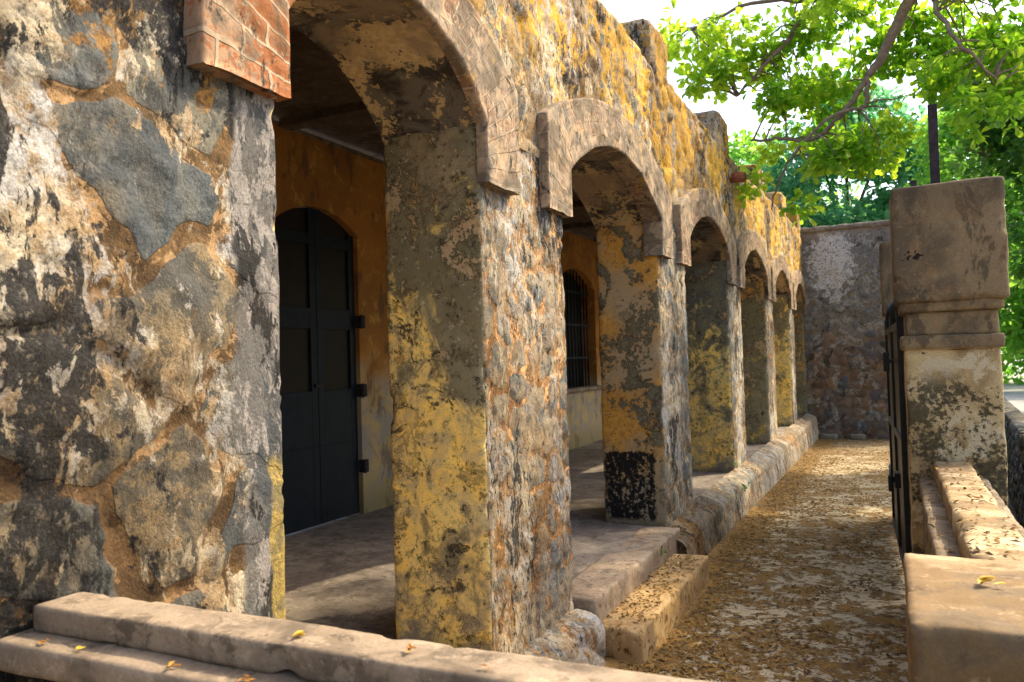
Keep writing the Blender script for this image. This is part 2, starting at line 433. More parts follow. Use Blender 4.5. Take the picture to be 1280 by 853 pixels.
MAT = {}
MAT['rubble_near'] = rubble('rubble_big_stones', .36, .32, mortar=(.27, .18, .09), ochre=.07, off=(3, 2.4, 1), mortar_cov=.97, jit=.8, sf=.006, quoin=True, zst=.6, spk=.45, pk=(1.38, 1.3), psc=.8)
MAT['rubble_pier'] = rubble('rubble_pillar_face', .40, .14, mortar=(.46, .28, .13), off=(9, 3, 2), ochre=.12, dark=1.25, fs=1.5, pink=.5)
MAT['rubble_pier_b'] = rubble('rubble_pillar_face_grey', .35, .12, mortar=(.36, .27, .17), off=(19, 13, 4), ochre=.08, dark=1.25, fs=1.3)
MAT['rubble_upper'] = rubble('rubble_wall_with_lichen', .28, .13, mortar=(.38, .265, .13), lichen=.5, lz=(2.7, 3.3), off=(1, 7, 3), ochre=.22, dark=1.2, fs=1.3, pink=.7)
MAT['rubble_end'] = rubble('rubble_end_wall', .05, .2, mortar=(.27, .2, .14), off=(5, 5, 5), ochre=.1, dark=.62)
MAT['rubble_ditch'] = rubble('rubble_ditch_wall', .15, .25, mortar=(.28, .24, .2), off=(15, 5, 5), ochre=.02, dark=.9)
MAT['plaster_a'] = plaster('peeling_yellow_plaster', 1., 1.95, low=(.88, .63, .19), off=(4.2, 0, 7), tan=.35, moss=.35)
MAT['plaster_b'] = plaster('peeling_plaster_black_foot', .0, .9, off=(1.3, 4, 2.2), tan=1.25, moss=.2, blackbox=(-2.06, -1.66, .86), up=(.15, .13, .09))
MAT['plaster_c'] = plaster('mossy_yellow_plaster', .95, 1.85, low=(.96, .66, .17), off=(6.2, 1, 5), moss=.15, tan=.35, up=(.11, .1, .075))
MAT['plaster_d'] = plaster('grey_yellow_plaster', .5, 1.5, off=(2.2, 2, 1), moss=.6, tan=.5)
MAT['plaster_e'] = plaster('bright_yellow_plaster', 1., 2.0, low=(1., .70, .18), off=(8.2, 3, 5), moss=.1, tan=.2)
MAT['soffit'] = soffit_mat()
MAT['brick'] = brick_mat('worn_bricks', 1., (.25, .145, .085))
MAT['brick_near'] = brick_mat('orange_bricks', .4, (.27, .105, .038))
MAT['floor'] = concrete('gallery_floor_concrete', (.36, .31, .25), (.24, .20, .17), .35, (3, 1, 0))
MAT['slab'] = concrete('threshold_concrete', (.42, .34, .25), (.33, .25, .18), .3, (7, 1, 0), litter=.1)
MAT['step'] = concrete('step_concrete', (.50, .38, .22), (.40, .27, .13), .3, (1, 1, 0), litter=.35, warm=.4)
MAT['coping'] = concrete('coping_concrete', (.345, .275, .20), (.265, .205, .145), .45, (2, 8, 0))
MAT['coping_r'] = concrete('coping_concrete_leaf_stained', (.48, .39, .25), (.36, .27, .16), .5, (5, 8, 3), litter=.2, warm=.3, bands=.75)
MAT['post'] = concrete('post_concrete', (.36, .27, .165), (.19, .14, .085), .8, (5, 1, 3), warm=.3, bands=.4)
MAT['ledge'] = concrete('ledge_concrete', (.34, .28, .2), (.25, .19, .12), .5, (5, 9, 3), litter=.3)
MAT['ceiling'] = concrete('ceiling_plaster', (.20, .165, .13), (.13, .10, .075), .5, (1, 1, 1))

# the boundary pillars' render: brown cap, stained shaft
def pillar_mat():
    M = Mat('gate_pillar_render', .88, .5, .007)
    n1 = M.noise(2.8, 7, .6, .4); n2 = M.noise(9, 9, .7, .5); n3 = M.noise(34, 8, .72); n4 = M.noise(140, 3)
    base = M.mix(M.map(n1, .42, .58), (.27, .205, .125), (.15, .12, .08))
    base = M.mix(M.mul(M.map(M.noise(5, 9, .72, .4, M.scaled((1, 1, .5))), .52, .58), .7), base, (.085, .07, .048))
    base = M.mix(M.mul(M.map(M.noise(40, 7, .78), .58, .62), .6), base, (.36, .29, .19))
    base = M.mix(M.mul(M.map(n2, .5, .7), .7), base, (.31, .20, .10))
    sh = M.mix(M.map(n1, .42, .58), (.50, .40, .23), (.36, .265, .14))
    sh = M.mix(M.map(M.noise(5.5, 9, .72, .4), .53, .57), sh, (.52, .45, .31))
    gr = M.map(M.add(M.mul(M.noise(3.1, 5, .55, .5), .6), M.mul(n3, .4)), .49, .53)
    sh = M.mix(M.mul(gr, M.map(M.Z, 1.5, 1.35), .9), sh, M.mix(M.map(n3, .4, .65), (.12, .105, .06), (.05, .045, .03)))
    ho = M.map(M.noise(12, 8, .75, .3), .63, .66)
    sh = M.mix(ho, sh, (.045, .035, .025))
    col = M.mix(M.map(M.Z, 1.592, 1.6), sh, base)
    # darker towards the top of the cap
    col = M.mix(M.mul(M.map(M.add(M.Z, M.mul(n2, .4)), 2.45, 2.8), .55), col, (.12, .095, .06))
    # small black daubs on the cap's face
    daub = M.mul(M.map(M.noise(34, 3, .5), .54, .57), M.map(M.math('ABSOLUTE', M.math('SUBTRACT', M.X, .135)), .068, .05),
                 M.map(M.math('ABSOLUTE', M.math('SUBTRACT', M.Z, 2.14)), .034, .02), M.map(M.Y, 5.3, 5.25))
    col = M.mix(M.mul(daub, .95), col, (.012, .011, .01))
    col = M.mix(M.map(n4, .35, .65, 0., .3), col, (.08, .06, .035))
    return M.out(M.punch(col, 1.3, 1.45), M.add(M.mul(n2, .6), M.add(M.mul(n3, .6), M.mul(ho, -.5))))
MAT['pillar'] = pillar_mat()

def backwall_mat():
    M = Mat('ochre_limewash', .9, .35, .006)
    n1 = M.noise(1.3, 6, .6, .4); n2 = M.noise(6, 9, .7, .5); n3 = M.noise(30, 7, .7)
    col = M.mix(M.map(n1, .35, .65), (.46, .20, .035), (.30, .13, .03))
    col = M.mix(M.mul(M.map(n2, .52, .66), .7), col, (.60, .34, .07))
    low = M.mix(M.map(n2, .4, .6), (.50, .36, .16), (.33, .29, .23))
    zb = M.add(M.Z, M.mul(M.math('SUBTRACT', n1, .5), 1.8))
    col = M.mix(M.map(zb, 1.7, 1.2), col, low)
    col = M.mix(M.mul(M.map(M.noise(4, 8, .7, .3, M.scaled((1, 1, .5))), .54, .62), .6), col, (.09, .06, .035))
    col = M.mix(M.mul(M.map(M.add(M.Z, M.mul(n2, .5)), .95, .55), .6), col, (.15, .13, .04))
    return M.out(col, M.add(M.mul(n2, .5), M.mul(n3, .5)))
MAT['back'] = backwall_mat()

def path_mat():
    M = Mat('path_with_leaf_litter', .95, .8, .02)
    n1 = M.noise(.9, 5, .6, .3); n2 = M.noise(6, 10, .74, .3); n3 = M.noise(24, 10, .78, .2); n4 = M.noise(110, 5, .7)
    col = M.mix(M.map(n1, .35, .65), (.58, .47, .29), (.46, .38, .25))
    col = M.mix(M.mul(M.map(n4, .5, .7), .6), col, (.22, .17, .10))
    edge = M.map(M.math('ABSOLUTE', M.add(M.X, 1.28)), .32, .02)
    k = M.add(M.mul(n2, .45), M.add(M.mul(n3, .45), M.add(M.mul(n1, .12), M.mul(edge, .07))))
    lt = M.map(k, .493, .515)
    lc = M.mix(M.map(n3, .5, .64), (.31, .165, .03), (.055, .028, .010))
    lc = M.mix(M.map(n4, .42, .6), lc, (.20, .105, .02))
    lc = M.mix(M.map(M.noise(9, 8, .75, .3), .53, .58), lc, (.07, .038, .014))
    col = M.mix(M.mul(lt, .92), col, lc)
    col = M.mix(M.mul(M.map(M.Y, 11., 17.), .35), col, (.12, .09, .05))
    return M.out(col, M.add(M.mul(lt, .7), M.add(M.mul(n3, .6), M.mul(n4, .4))))
MAT['path'] = path_mat()
MAT['ground'] = concrete('plaza_concrete', (.42, .40, .37), (.34, .32, .3), .25, (0, 0, 0))
MAT['earth'] = flat('ditch_earth', (.13, .10, .07), .95, scale=5)
MAT['door'] = flat('blue_black_paint', (.007, .012, .019), .5, var=.35, scale=9)
MAT['doorpane'] = flat('dark_door_panel', (.012, .008, .005), .5, scale=9)
MAT['iron'] = flat('rusty_black_iron', (.035, .028, .03), .7, .2, .5, 25)
MAT['gate'] = flat('black_gate_paint', (.010, .012, .013), .42, .0, .4, 20)
MAT['steel'] = flat('worn_bare_steel', (.35, .34, .33), .4, .8)
MAT['rust'] = flat('rusty_pipe', (.22, .07, .03), .9, .1, .4, 30)
MAT['dark'] = flat('dark_room', (.02, .018, .016), .9)
MAT['bark'] = flat('pale_brown_bark', (.20, .14, .10), .9, 0, .35, 18)
MAT['stone'] = concrete('pale_flat_stone', (.33, .29, .23), (.24, .21, .17), .2)

def leaf_mat(name, a, b, trans, rough=.45, tw=.5):
    m = bpy.data.materials.new(name); m.use_nodes = True; nt = m.node_tree; n = nt.nodes; l = nt.links
    for x in list(n): n.remove(x)
    o = n.new('ShaderNodeOutputMaterial'); at = n.new('ShaderNodeAttribute'); at.attribute_name = 'tone'
    def ramp(c0, c1):
        r = n.new('ShaderNodeMix'); r.data_type = 'RGBA'; l.new(at.outputs['Fac'], r.inputs[0])
        r.inputs[6].default_value = tuple(c0) + (1,); r.inputs[7].default_value = tuple(c1) + (1,); return r.outputs[2]
    p = n.new('ShaderNodeBsdfPrincipled'); p.inputs['Roughness'].default_value = rough
    p.inputs['Specular IOR Level'].default_value = .4
    l.new(ramp(a, b), p.inputs['Base Color'])
    t = n.new('ShaderNodeBsdfTranslucent'); l.new(ramp(trans[0], trans[1]), t.inputs['Color'])
    mx = n.new('ShaderNodeMixShader'); mx.inputs[0].default_value = tw
    l.new(p.outputs[0], mx.inputs[1]); l.new(t.outputs[0], mx.inputs[2]); l.new(mx.outputs[0], o.inputs[0])
    return m
MAT['leaf_near'] = leaf_mat('almond_leaf', (.05, .15, .015), (.12, .24, .02), ((.26, .56, .02), (.75, .92, .06)), tw=.64)
MAT['leaf_mid'] = leaf_mat('dense_leaf', (.06, .19, .04), (.13, .30, .05), ((.25, .62, .06), (.55, .82, .10)), tw=.6)
MAT['leaf_blue'] = leaf_mat('blue_green_leaf', (.06, .20, .10), (.12, .30, .13), ((.18, .55, .22), (.35, .72, .30)), tw=.55)
MAT['leaf_dark'] = leaf_mat('deep_green_leaf', (.02, .07, .015), (.05, .13, .02), ((.10, .34, .03), (.25, .5, .05)), tw=.5)
MAT['weed'] = leaf_mat('weed_leaf', (.06, .2, .02), (.12, .3, .02), ((.1, .3, .02), (.2, .5, .02)), tw=.4)
MAT['litter'] = leaf_mat('dry_litter', (.10, .05, .015), (.42, .24, .05), ((.06, .03, .01), (.2, .1, .02)), .8, .15)
MAT['petal'] = leaf_mat('yellow_fallen_leaf', (.5, .3, .02), (.7, .5, .03), ((.3, .15, .01), (.5, .3, .02)), .6, .25)
MAT['petal_br'] = leaf_mat('orange_brown_fallen_leaf', (.30, .11, .02), (.5, .24, .03), ((.2, .08, .01), (.3, .15, .02)), .6, .2)

# ================================================================== the arcade building
FX = -1.58; BX = -2.08; ZF = .30; ZS = 2.63; XB = -4.2; ZC = 3.5
arcade = empty('arcade_building', (0, 0, 0), 'long weathered stone arcade with peeling yellow pillars, brick arches and lichened wall top', 'building')
PIERS = [(-1.2, 1.79), (3.055, 4.03), (6.0, 6.92), (8.92, 9.78), (11.84, 12.68), (14.78, 15.58), (17.45, 18.1)]
PMAT = ['plaster_a', 'plaster_a', 'plaster_b', 'plaster_c', 'plaster_d', 'plaster_e', 'plaster_d']
ARCHES = [(PIERS[i][1], PIERS[i + 1][0]) for i in range(6)]
CROWN = 2.94
def arc_z(y, y0, y1, zs, zc):
    s = (y1 - y0) / 2; h = zc - zs; Rr = (h * h + s * s) / (2 * h); m = (y0 + y1) / 2
    return zc - Rr + np.sqrt(np.maximum(Rr * Rr - (y - m) ** 2, 0))
def crest(y): return 3.93 + .2 * sstep(9.5, 17, y) + .018 * fbm(np.stack([y * 0 + 1, y, y * 0], 1), 2.5, 4, 4)

def stone_fields(P, size, s, depth=.02, mw=.14, sx=1.15, flat=False):
    d, idr = stones(P[:, 1], P[:, 2], size, s, sx)
    mort = 1 - sstep(mw * .35, mw * 1.25, d)
    dome = sstep(0, .55, d)
    disp = .55 * depth * (dome - .55) + depth * .7 * (idr - .5) * sstep(.05, .25, d)
    if flat:   # big split-faced stones with pointed joints between them
        fr = np.abs(fbm(P, 4.2, 4, s + 31, .55))
        disp = depth * .38 * (sstep(0, .24, d) - .7) + depth * .9 * (idr - .5) * sstep(.03, .2, d) + depth * (1.3 * fr - .3) * sstep(.02, .3, d)
        return disp + .35 * depth * fbm(P, 16, 4, s + 2, .62), mort, idr
    disp = disp + .7 * depth * fbm(P, 6.5, 5, s + 2, .62) + .4 * depth * fbm(P, 30, 3, s + 4, .65)
    return disp, mort, idr

def pier(i):
    y0, y1 = PIERS[i]
    near = i == 0
    res = .014 if i < 2 else (.022 if i == 2 else .035)
    if near: y0m = -1.2
    b = (BX, FX, y0, y1, ZF - .12, ZS + .02)
    V, Fc = box_shell(*b, res)
    size = .36 if near else (.17 if i == 1 else .2)
    dep = .04 if near else .018
    disp, mort, idr = stone_fields(V, size, 20 + i, dep, .15 if near else .22, flat=near)
    front = sstep(FX - .03, FX - .002, V[:, 0])
    e = np.minimum(V[:, 1] - y0, y1 - V[:, 1]); fade = sstep(0, .07, e)
    extra = disp * front * (.25 + .75 * fade)
    plast = (1 - front) * (.004 * fbm(V, 3, 3, i) + .002 * fbm(V, 14, 3, i + 1))
    P, dr = rounded(V, b, .014, .004, 8, i, extra + plast)
    # broken edges
    P[:, 0] += -.012 * sstep(.06, 0, e) * sstep(.1, .6, fbm(V * [0, .3, 1], 6, 4, 31 + i)) * front
    # near pier swells at the middle and drifts back at the foot
    if i == 1:
        P[:, 1] += front * 0
    if near:
        extra = extra * (1 - .75 * sstep(1.5, 1.66, V[:, 1]))
        P, dr = rounded(V, b, .014, .004, 8, i, extra + plast)
    mort = mort * front
    fm = []
    for f in Fc:
        c = V[list(f)].mean(0)
        fm.append(1 if c[0] > FX - .004 else 0)
    fmat = 'rubble_near' if near else ('rubble_pier' if i in (1, 4) else 'rubble_pier_b')
    o = mesh_obj('pillar', P, Fc, [MAT[PMAT[i]], MAT[fmat]], arcade, {'mort': mort, 'cellr': idr}, True, fm)
    o['label'] = ['big stone pier with grey, black and cream patches, nearest on the left', 'first free-standing pillar with yellow peeling side',
                  'second pillar with black painted foot', 'third pillar with mossy yellow side', 'fourth pillar with greyish side',
                  'fifth pillar with bright yellow side', 'half pillar against the end wall'][i]
for i in range(7): pier(i)

# upper wall front, one long sheet, with thickness: front, top, back
def upper_wall():
    ys = []
    y = -1.2
    while y < 18.1:
        ys.append(y); y += .018 if y < 7 else (.03 if y < 10 else .05)
    ys = np.array(ys + [18.1]); nz = 64
    zb = np.full(len(ys), ZS)
    for a, c in ARCHES:
        m = (ys > a) & (ys < c)
        zb = np.where(m, arc_z(ys, a, c, ZS, CROWN) + .01, zb)
    zt = crest(ys)
    t = np.linspace(0, 1, nz)
    Yg = np.repeat(ys, nz); Z = (zb[:, None] + (zt - zb)[:, None] * t[None, :]).ravel()
    P = np.stack([np.full(Yg.shape, FX), Yg, Z], 1)
    disp, mort, idr = stone_fields(P, .21, 77, .03, .2)
    big = .02 * fbm(P, 1.5, 3, 9)
    # big stones over the near pier
    top = np.repeat(zt, nz) - Z
    e = sstep(0, .05, Z - np.repeat(zb, nz))
    P[:, 0] += (disp + big) * e - .05 * sstep(.07, 0, top) - .002
    F = grid_faces(len(ys), nz)
    nv = len(P)
    # top + back
    rows = 6
    back = []
    for k in range(rows):
        xx = FX - .05 - (.45) * (k + 1) / rows
        zz = zt + .012 * fbm(np.stack([np.full(ys.shape, xx), ys, zt], 1), 6, 3, 8)
        back.append(np.stack([np.full(ys.shape, xx), ys, zz], 1))
    back.append(np.stack([np.full(ys.shape, BX), ys, np.full(ys.shape, ZC + .02)], 1))
    V = [P]; 
    for q in back: V.append(q)
    V = np.concatenate(V)
    n = len(ys)
    for i in range(n - 1):
        a, b = i * nz + nz - 1, (i + 1) * nz + nz - 1
        F.append((a, b, nv + i + 1, nv + i))
        for k in range(rows):
            F.append((nv + k * n + i, nv + k * n + i + 1, nv + (k + 1) * n + i + 1, nv + (k + 1) * n + i))
    ext = len(V) - nv
    mesh_obj('upper_wall', V, F, MAT['rubble_upper'], arcade,
             {'mort': np.concatenate([mort, np.zeros(ext)]), 'cellr': np.concatenate([idr, np.full(ext, .45)])})
upper_wall()

for i, (a, c) in enumerate(ARCHES):
    # soffit of each arch
    n = 40; m = 16
    ys = np.linspace(a - .01, c + .01, n)
    xs = np.linspace(FX + .004, BX, m)
    zz = arc_z(ys, a - .012, c + .012, ZS - .004, CROWN + .004)
    Y, X = np.repeat(ys, m), np.tile(xs, n); Z = np.repeat(zz, m)
    P = np.stack([X, Y, Z], 1); P[:, 2] += .006 * fbm(P, 6, 4, 40 + i) * sstep(0, .05, np.minimum(Y - a, c - Y) + .01)
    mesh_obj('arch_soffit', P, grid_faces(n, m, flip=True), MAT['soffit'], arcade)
    # inner face above the arch
    mb = MB(); ys2 = np.linspace(a - .01, c + .01, 30); z2 = arc_z(ys2, a - .012, c + .012, ZS - .004, CROWN + .004)
    V = [(BX - .001, y, z) for y, z in zip(ys2, z2)] + [(BX - .001, y, ZC + .02) for y in ys2]
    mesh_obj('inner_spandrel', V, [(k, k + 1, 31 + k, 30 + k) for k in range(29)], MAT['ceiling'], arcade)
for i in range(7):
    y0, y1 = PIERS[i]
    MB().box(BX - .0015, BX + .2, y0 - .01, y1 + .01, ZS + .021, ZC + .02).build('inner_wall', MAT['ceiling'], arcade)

def archivolt(i):
    a, c = ARCHES[i]
    ins, dp = (.03, -1.68) if i == 1 else (.008, -1.585)
    a += ins; c -= ins
    w = .33; zo = 2.86; ztop = 3.2; z0 = 2.375
    nl, na = 22, 70
    inner = []; outer = []; s = []
    t = np.linspace(0, 1, nl)
    inner += [(a, z0 + (ZS - z0) * k) for k in t]; outer += [(a - w, z0 + (zo - z0) * k) for k in t]
    ys = np.linspace(a, c, na)[1:]; ang = np.linspace(0, 1, na)[1:]
    zi = arc_z(ys, a, c, ZS, CROWN)
    yo = np.linspace(a - w, c + w, na)[1:]; zo_ = arc_z(yo, a - w, c + w, zo, ztop)
    inner += list(zip(ys, zi)); outer += list(zip(yo, zo_))
    t = t[::-1][1:]
    inner += [(c, z0 + (ZS - z0) * k) for k in t]; outer += [(c + w, z0 + (zo - z0) * k) for k in t]
    inner = np.array(inner); outer = np.array(outer)
    seg = np.r_[0, np.cumsum(np.hypot(*np.diff((inner + outer) / 2, axis=0).T))]
    # cross section param: inner back -> inner front -> outer front -> outer back
    nf = 24
    prof = [(0, dp), (0, -1.565), (0, -1.545)] + [(.008, -1.531)] + [(k / (nf + 1) * .97 + .015, -1.53) for k in range(1, nf + 1)] + [(.992, -1.531), (1, -1.545), (1, -1.62)]
    V = []; UV = []
    for (iy, iz), (oy, oz), sg in zip(inner, outer, seg):
        for f, x in prof:
            V.append((x, iy + (oy - iy) * f, iz + (oz - iz) * f)); UV.append((f * w + (.06 if f == 0 and x < -1.56 else 0), sg))
    V = np.array(V); UV = np.array(UV)
    fr = (V[:, 0] > -1.5305)
    n1 = fbm(V, 5, 4, 90 + i); n2 = fbm(V, 22, 3, 95 + i)
    V[:, 0] += fr * (.018 * n1 + .010 * n2)
    # brick courses cut slightly into the surface
    row = (UV[:, 1] + .004) / .078
    V[:, 0] += fr * (-.004 * (np.abs(row - np.round(row)) < .09))
    V[:, 1] += .006 * fbm(V, 9, 3, 60 + i); V[:, 2] += .006 * fbm(V, 9, 3, 70 + i)
    m = len(prof); n = len(inner)
    F = grid_faces(n, m, flip=True)
    F.append(tuple(range(m)))
    F.append(tuple((n - 1) * m + k for k in range(m))[::-1])
    fm = [1 if (i == 0 and V[f[0]][1] < 2.0 and len(f) < 9) or (i == 0 and V[f[0]][1] < 2.0) else 0 for f in F]
    o = mesh_obj('brick_arch', V, F, [MAT['brick'], MAT['brick_near']], arcade, uv=UV, fmat=fm)
for i in range(6): archivolt(i)

MER = [(.3, .9), (3.1, 3.75), (5.98, 6.6), (8.7, 9.32), (11.62, 12.27), (14.4, 14.98), (16.95, 17.55)]
for i, (a, c) in enumerate(MER):
    zt = float(crest(np.array([a]))[0])
    b = (BX + .12, FX + .004, a, c, zt - .12, zt + .33)
    V, Fc = box_shell(*b, .03)
    P, d = rounded(V, b, .07, .016, 4, 300 + i, .012 * fbm(V, 14, 3, i))
    disp, mort, idr = stone_fields(V, .2, 410 + i, .02, .3)
    mesh_obj('merlon', P, Fc, MAT['rubble_upper'], arcade, {'mort': mort * .6, 'cellr': idr})

# gallery: floor, back wall, ceiling
def sheet(name, xs, ys, zf, mat, parent=None, flip=False, kind=None):
    X, Y = np.repeat(xs, len(ys)), np.tile(ys, len(xs))
    P = np.stack([X, Y, np.zeros_like(X)], 1); P[:, 2] = zf(P)
    o = mesh_obj(name, P, grid_faces(len(xs), len(ys), flip=flip), mat, parent)
    if kind: o['kind'] = kind
    return o
sheet('gallery_floor', np.linspace(XB - .2, FX - .02, 50), np.linspace(-1.2, 18.1, 300),
      lambda P: ZF + .006 * fbm(P, 1.3, 3, 3) + .0015 * fbm(P, 9, 3, 4), MAT['floor'], arcade)
DOOR = (4.70, 5.74, 2.74, 2.905)       # y0,y1,spring,crown
WIN = (10.42, 11.97, 2.70, 2.95)
def back_wall():
    opens = [DOOR, WIN]
    ys = np.unique(np.round(np.r_[np.arange(-1.2, 18.1, .06), DOOR[0], DOOR[1], WIN[0], WIN[1], np.linspace(DOOR[0], DOOR[1], 30), np.linspace(WIN[0], WIN[1], 34), 18.1], 4))
    V = []; F = []
    def strip(ya, yb, za0, za1, zb0, zb1, n=14):
        o = len(V)
        for k in range(n + 1):
            t = k / n
            V.append((XB, ya, za0 + (za1 - za0) * t)); V.append((XB, yb, zb0 + (zb1 - zb0) * t))
        for k in range(n):
            F.append((o + 2 * k, o + 2 * k + 1, o + 2 * k + 3, o + 2 * k + 2))
    for ya, yb in zip(ys[:-1], ys[1:]):
        m = (ya + yb) / 2; z0a = z0b = ZF - .02
        for q, d in enumerate(opens):
            if d[0] < m < d[1]:
                z0a, z0b = [float(arc_z(np.array([t]), d[0], d[1], d[2], d[3])[0]) for t in (ya, yb)]
                if q == 1: strip(ya, yb, ZF - .02, 1.17, ZF - .02, 1.17, 6)
        strip(ya, yb, z0a, ZC - .02, z0b, ZC - .02)
    V = np.array(V); V[:, 0] += .006 * fbm(V, 1.7, 3, 5)
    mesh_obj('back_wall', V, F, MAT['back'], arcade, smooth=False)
    # reveals of the openings
    for q, d in enumerate(opens):
        zb = ZF if q == 0 else 1.17
        ya = np.linspace(d[0], d[1], 25); za = arc_z(ya, *d)
        path = [(d[0], zb)] + list(zip(ya, za)) + [(d[1], zb)]
        if q == 1: path += [(d[0], zb)]
        V = [(XB + .004, y, z) for y, z in path] + [(XB - .22, y, z) for y, z in path]; n = len(path)
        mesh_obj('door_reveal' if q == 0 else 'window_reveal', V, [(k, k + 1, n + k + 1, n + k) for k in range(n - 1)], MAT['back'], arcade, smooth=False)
back_wall()
MB().box(XB - .006, XB + .018, -1.2, 18.1, ZC - .035, ZC - .006).build('wall_edge_strip', MAT['coping'], arcade)
# ceiling panels between shallow beams
sheet('ceiling', np.linspace(XB - .2, BX, 8), np.linspace(-1.2, 18.1, 120), lambda P: ZC + .02 + .01 * fbm(P, .9, 3, 3), MAT['ceiling'], arcade, flip=True)
for y in np.arange(.4, 18, 1.45):
    MB().box(XB + .02, BX + .02, y, y + .14, ZC - .05, ZC + .05).build('ceiling_beam', MAT['ceiling'], arcade, bevel=.01)
MB().box(XB - .3, FX - .35, -1.2, 18.1, ZC + .15, ZC + .3).build('roof', MAT['floor'], arcade)
# the shut room behind the window, and the gallery's near end
MB().box(XB - 1.9, XB - .23, 9.8, 12.6, ZF, 3.2).build('room_behind_window', MAT['dark'], arcade)
MB().box(XB - .2, BX, -1.35, -1.2, 0, ZC).build('gallery_end_wall', MAT['back'], arcade)
MB().box(XB - .2, BX, 18.1, 18.25, 0, ZC).build('gallery_end_wall', MAT['back'], arcade)

# door: two leaves with panels, under a segmental head
door = empty('door', (XB - .05, DOOR[0], ZF)); door.parent = arcade; door['label'] = 'tall blue-black double door with arched head'
def door_parts():
    y0, y1, zs, zc = DOOR; x = XB - .05; mid = (y0 + y1) / 2
    ya = np.linspace(y0 + .003, y1 - .003, 22); za = arc_z(ya, *DOOR) - .003
    # frame behind
    for (a, c) in ((y0 + .004, mid - .004), (mid + .004, y1 - .004)):
        yy = np.linspace(a, c, 10); zz = arc_z(yy, *DOOR) - .004
        V = []; 
        for xx in (x - .03, x - .012):
            V += [(xx, a, ZF + .012)] + [(xx, y, z) for y, z in zip(yy, zz)] + [(xx, c, ZF + .012)]
        n = len(yy) + 2
        F = [tuple(range(n)), tuple(range(2 * n - 1, n - 1, -1))] + [(k, n + k, n + (k + 1) % n, (k + 1) % n) for k in range(n)]
        m = MB().add(V, F)
        leaf = m.build('door_leaf', MAT['doorpane'], door)
        # stiles, rails and the plain lower panel stand proud of the dark panels
        m = MB(); w = .075
        m.box(x - .011, x + .012, a, a + w, ZF + .014, float(arc_z(np.array([a]), *DOOR)[0]) - .006)
        m.box(x - .011, x + .012, c - w, c, ZF + .014, float(arc_z(np.array([c]), *DOOR)[0]) - .006)
        for z0, z1 in ((1.91, 2.08), (2.60, 2.69)): m.box(x - .011, x + .010, a + w + .001, c - w - .001, z0, z1)
        m.box(x - .011, x + .011, a + w + .001, c - w - .001, ZF + .014, 1.40)
        m.box(x + .0125, x + .017, a + .006, c - .006, .94, .955)
        m.build('door_frame', MAT['door'], door, bevel=.004)
    for z in (.72, 1.38, 1.98):
        m = MB(); m.box(XB - .03, XB + .035, y1 - .012, y1 + .05, z - .055, z + .055); m.tube([(XB + .03, y1 + .004, z - .06), (XB + .03, y1 + .004, z + .06)], [.014, .014])
        m.build('hinge', MAT['iron'], door, bevel=.003)
    m = MB(); m.box(x + .012, x + .03, mid - .05, mid + .06, 1.43, 1.46); m.build('bolt', MAT['iron'], door, bevel=.003)
door_parts()
# window with vertical bars
win = empty('window', (XB - .1, WIN[0], 1.17)); win.parent = arcade; win['label'] = 'arched window with dark upright bars'
for y in np.linspace(WIN[0] + .1, WIN[1] - .1, 11):
    zt = float(arc_z(np.array([y]), *WIN)[0])
    MB().tube([(XB - .1, y, 1.17), (XB - .1, y, zt)], [.013, .013], 8).build('bar', MAT['door'], win, True)
for z in (1.6, 2.1, 2.6): MB().box(XB - .112, XB - .09, WIN[0], WIN[1], z, z + .03).build('crossbar', MAT['door'], win)
m = MB(); m.box(XB - .15, XB - .12, WIN[0] + .02, WIN[0] + .62, 1.175, 2.68); m.build('shutter', MAT['door'], win, bevel=.004)
rough_box('sill', (XB - .2, XB + .05, WIN[0] - .08, WIN[1] + .08, 1.10, 1.172), MAT['coping'], win, .01, .003, .04)

